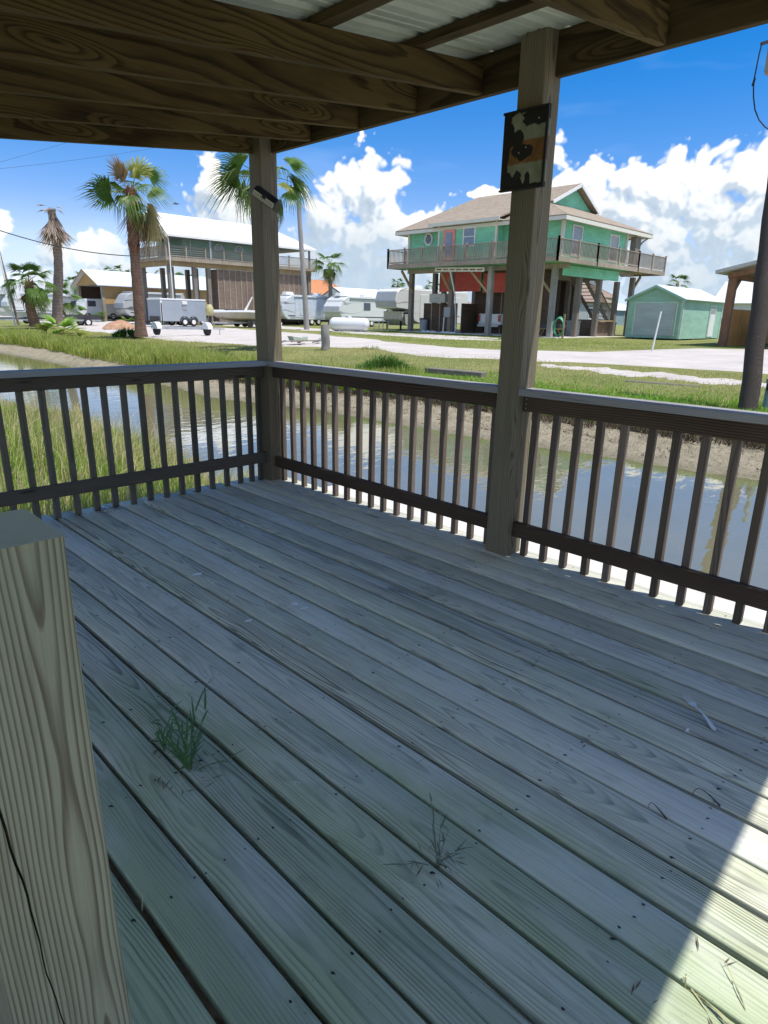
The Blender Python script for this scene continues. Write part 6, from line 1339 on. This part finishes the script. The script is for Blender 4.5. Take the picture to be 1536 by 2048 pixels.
# weeds through the gaps
M_WEED = plain('weed_green', (0.075, 0.17, 0.05), 0.6, var=0.2, scale=30); M_WEEDD = plain('weed_dull', (0.14, 0.17, 0.12), 0.7, var=0.2, scale=30); M_STRAW = plain('weed_straw', (0.42, 0.42, 0.22), 0.7, var=0.2, scale=30)
def blade(b, p, q, w, sag=0.0, n=5, up=(0, 0, 1), rise=0.0):
    p, q = Vector(p), Vector(q); d = (q-p); s_ = d.cross(Vector(up)); s_ = s_.normalized() if s_.length > 1e-6 else Vector((1, 0, 0)); vs = []
    for i in range(n+1):
        t = i/n; c = p+d*t+Vector((0, 0, rise*math.sin(t*PI)-sag*t*t)); ww = w*(0.5+0.5*math.sin(min(1, t*2+0.3)*PI/2))*(1-t**2.5)+0.0003; vs += [c-s_*ww, c+s_*ww+Vector((0, 0, ww*0.4))]
    b.add(vs, [(2*i, 2*i+1, 2*i+3, 2*i+2) for i in range(n)])
def weed(base, stems, label, mat, seed, name='weed'):
    e = empty(name, base, label, 'weed'); rr = random.Random(seed)
    for (dx, dy, h, leaves, ln, w) in stems:
        b = MB(); tipv = Vector((dx, dy, h)); pts = [tipv*t+Vector((0, 0, 0.02*math.sin(t*PI)-0.015)) for t in (0, .25, .5, .75, 1)]
        b.tube(pts, [0.0016, 0.0014, 0.0012, 0.001, 0.0006], 5)
        for i in range(leaves):
            t = (i+0.6)/leaves; p = tipv*t; a = rr.uniform(0, 2*PI); l = 1.1*ln*(1-0.35*t)*rr.uniform(0.7, 1.15); q = p+Vector((math.cos(a)*l*0.7+dx*0.5, math.sin(a)*l*0.7+dy*0.5, l*rr.uniform(0.15, 0.9))); blade(b, p, q, w*1.7, sag=l*0.25)
        b.build('stem', mat, e)
    return e
b1 = at_z(378, 1545, 0.0); L_ = AZR  # screen-right direction on the deck
def sc(dr, df): return (math.cos(AZR)*dr+math.cos(YAW)*df, math.sin(AZR)*dr+math.sin(YAW)*df)
weed(b1, [(*sc(-0.02, 0.06), 0.10, 7, 0.10, 0.0022), (*sc(-0.05, 0.08), 0.13, 8, 0.10, 0.0022), (*sc(-0.06, 0.13), 0.08, 7, 0.09, 0.002), (*sc(-0.09, 0.10), 0.05, 6, 0.08, 0.002), (*sc(0.0, 0.04), 0.12, 6, 0.10, 0.0022), (*sc(0.13, 0.05), 0.02, 3, 0.04, 0.0016), (*sc(0.02, 0.16), 0.14, 5, 0.06, 0.0022), (*sc(-0.03, 0.2), 0.10, 6, 0.06, 0.002)], 'leafy green grass weed growing up through the deck gap', M_WEED, 3)
b2 = at_z(330, 1500, 0.0); weed(b2, [(*sc(-0.02, 0.03), 0.10, 6, 0.07, 0.002), (*sc(0.01, 0.05), 0.12, 6, 0.07, 0.002), (*sc(-0.03, 0.0), 0.06, 5, 0.06, 0.002)], 'smaller tuft of the same gap just left of the leafy weed', M_WEED, 5)
b3 = at_z(405, 1388, 0.0); weed(b3, [(*sc(0.02, 0.04), 0.04, 5, 0.03, 0.0016)], 'tiny broken sprig above the leafy weed', M_WEEDD, 6)
b4 = at_z(875, 1728, 0.0); weed(b4, [(*sc(0.01, 0.05), 0.13, 4, 0.05, 0.0014), (*sc(0.03, 0.03), 0.10, 3, 0.06, 0.0014), (*sc(-0.02, 0.08), 0.16, 3, 0.05, 0.0012), (*sc(0.05, 0.0), 0.05, 3, 0.06, 0.0014), (*sc(-0.12, -0.01), 0.006, 2, 0.02, 0.0010), (*sc(0.06, 0.02), 0.03, 2, 0.04, 0.001)], 'thin wiry weed sprouting from the middle of the deck', M_WEEDD, 8)
b5 = at_z(1372, 1968, 0.0); weed(b5, [(*sc(0.05, -0.09), 0.01, 5, 0.02, 0.0011), (*sc(0.0, 0.01), 0.015, 3, 0.012, 0.001)], 'pale sprig lying on the sunlit deck corner', M_STRAW, 9)
b6 = at_z(1500, 2040, 0.0); weed(b6, [(*sc(0.005, 0.09), 0.01, 2, 0.01, 0.0006)], 'long pale stalk lying at the bottom right corner', M_STRAW, 10)
b7 = at_z(283, 1812, 0.0); weed(b7, [(*sc(0.004, 0.02), 0.03, 1, 0.02, 0.001)], 'single dry curl beside the split foreground post', M_STRAW, 11)
b8 = at_z(215, 1022, 0.0)
e = empty('leaf_litter', b8, 'small heap of brown twigs by the left railing', 'twigs'); b = MB(); rr = random.Random(4)
for i in range(26): a = rr.uniform(0, 6.28); l = rr.uniform(0.02, 0.09); p = Vector((rr.uniform(-.06, .06), rr.uniform(-.05, .05), rr.uniform(.002, .02))); b.tube([p, p+Vector((math.cos(a)*l, math.sin(a)*l, rr.uniform(-.002, .03)))], 0.0014, 4)
o = b.build('twigs', plain('brown_twig', (0.13, 0.07, 0.045), 0.8), e); o['kind'] = 'stuff'
# loops of dark strapping in the gaps
M_STRAP = plain('dark_strap', (0.025, 0.022, 0.02), 0.6)
for (p0, p1, hh, lab) in ((at_z(1385, 1588, 0.004), at_z(1440, 1612, 0.004), 0.010, 'curved sliver of dark strap arching over a deck gap'), (at_z(1297, 1615, 0.004), at_z(1333, 1638, 0.004), 0.004, 'short frayed dark splinter at a knot in the deck')):
    o = MB().tube([p0.lerp(p1, t)-p0+Vector((math.cos(YAW)*0.035*math.sin(t*PI), math.sin(YAW)*0.035*math.sin(t*PI), hh*math.sin(t*PI))) for t in [i/10 for i in range(11)]], [0.0009+0.0022*(i/10)**3 for i in range(11)], 5).build('strap_loop', M_STRAP); o.location = p0; tag(o, lab, 'strap')
# pale scuffs (worn paint) on boards: thin film patches following board tops
M_SCUFF = plain('white_scuff', (0.88, 0.92, 0.92), 0.8, var=0.2, scale=60)
for i, (px, py, rx, ry) in enumerate([(395, 1148, 0.028, 0.016), (590, 1208, 0.020, 0.016), (608, 1216, 0.024, 0.012), (497, 1241, 0.020, 0.010)]):
    c = at_z(px, py, 0.0028); rr = random.Random(i); pts = [(c.x+rx*math.cos(a)*rr.uniform(.6, 1.15), c.y+ry*1.3*math.sin(a)*rr.uniform(.6, 1.15), 0.0030) for a in [q*PI/9 for q in range(18)]]
    o = MB().add([tuple(Vector(p)-c) for p in pts], [tuple(range(18))]).build('paint_scuff', M_SCUFF); o.location = c; o.parent = deck; o.location = c-deck.location
for i, (px, py) in enumerate([(1376, 1466), (594, 1566)]):
    c = at_z(px, py, 0.004); rr = random.Random(i+20); e = empty('paper_scrap', c, ['tiny crumpled white scrap beside the fork', 'tiny white fleck on the deck near the leafy weed'][i], 'scrap')
    b = MB(); s0 = 0.010 if i == 0 else 0.006
    for k in range(5): q = Vector((rr.uniform(-s0, s0), rr.uniform(-s0, s0), rr.uniform(0, s0*0.6))); b.face(q, q+Vector((s0*rr.uniform(.3, 1), s0*rr.uniform(-1, 1), s0*.5)), q+Vector((s0*rr.uniform(-1, 1), s0*rr.uniform(.3, 1), s0*.2)))
    b.build('scrap', M_WHITE, e)
# bird in the sky
c = at_d(352, 408, 90); e = empty('bird', c, 'tiny bird silhouette in the blue sky right of the tall palm', 'bird')
MB().tube([(-0.3, 0.3, 0), (0, 0, 0.03), (0.3, -0.3, 0)], [0.03, 0.10, 0.03], 6).build('body', M_DARK, e); MB().add([(-0.1, -0.1, 0.05), (-0.6, -0.5, 0.2), (0.1, 0.1, 0.05), (0.6, 0.5, 0.2), (0.12, -0.1, 0.05), (-0.12, 0.1, 0.05)], [(0, 1, 4), (2, 3, 5)]).build('wings', M_DARK, e)
# screws at the rail end
for z in (0.945, 0.918, 0.892): MB().tube([(-0.0995, -2.575, z), (-0.0975, -2.575, z)], 0.0035, 8).build('rail_screw', M_GALV, bpy.data.objects['deck_railing.001'], world=True)

# dry bits of grass and leaf caught on and between the boards
b = MB(); rr = random.Random(77)
spots = [(b1.x, b1.y, 0.10, 30), (b4.x, b4.y, 0.07, 14), (b2.x, b2.y, 0.06, 12), (-0.9, -0.5, 0.5, 16), (-1.9, -1.2, 0.8, 14), (-1.2, -3.2, 0.8, 16), (-0.25, -3.3, 0.5, 16), (-0.2, -1.4, 0.7, 16), (b5.x, b5.y, 0.15, 10)]
for (x, y, R, n) in spots:
    for i in range(n):
        a = rr.uniform(0, 6.28); q = R*math.sqrt(rr.random()); cx_, cy_ = x+q*math.cos(a), y+q*math.sin(a)
        if not (-3.6 < cx_ < -0.03 and -5 < cy_ < 0.05): continue
        l = rr.uniform(0.006, 0.028); t = rr.uniform(0, 6.28); w_ = rr.uniform(0.0006, 0.0022); d = Vector((math.cos(t), math.sin(t), 0)); s_ = Vector((-d.y, d.x, 0)); c = Vector((cx_, cy_, 0.0035))
        b.face(c-d*l, c+s_*w_+Vector((0, 0, 0.002)), c+d*l+Vector((0, 0, rr.uniform(0, 0.004))), c-s_*w_)
o = b.build('deck_litter', plain('dry_litter', (0.16, 0.13, 0.08), 0.9, var=0.5, scale=40)); tag(o, 'dry bits of grass and leaf scattered over the deck boards', 'litter', kind='stuff')
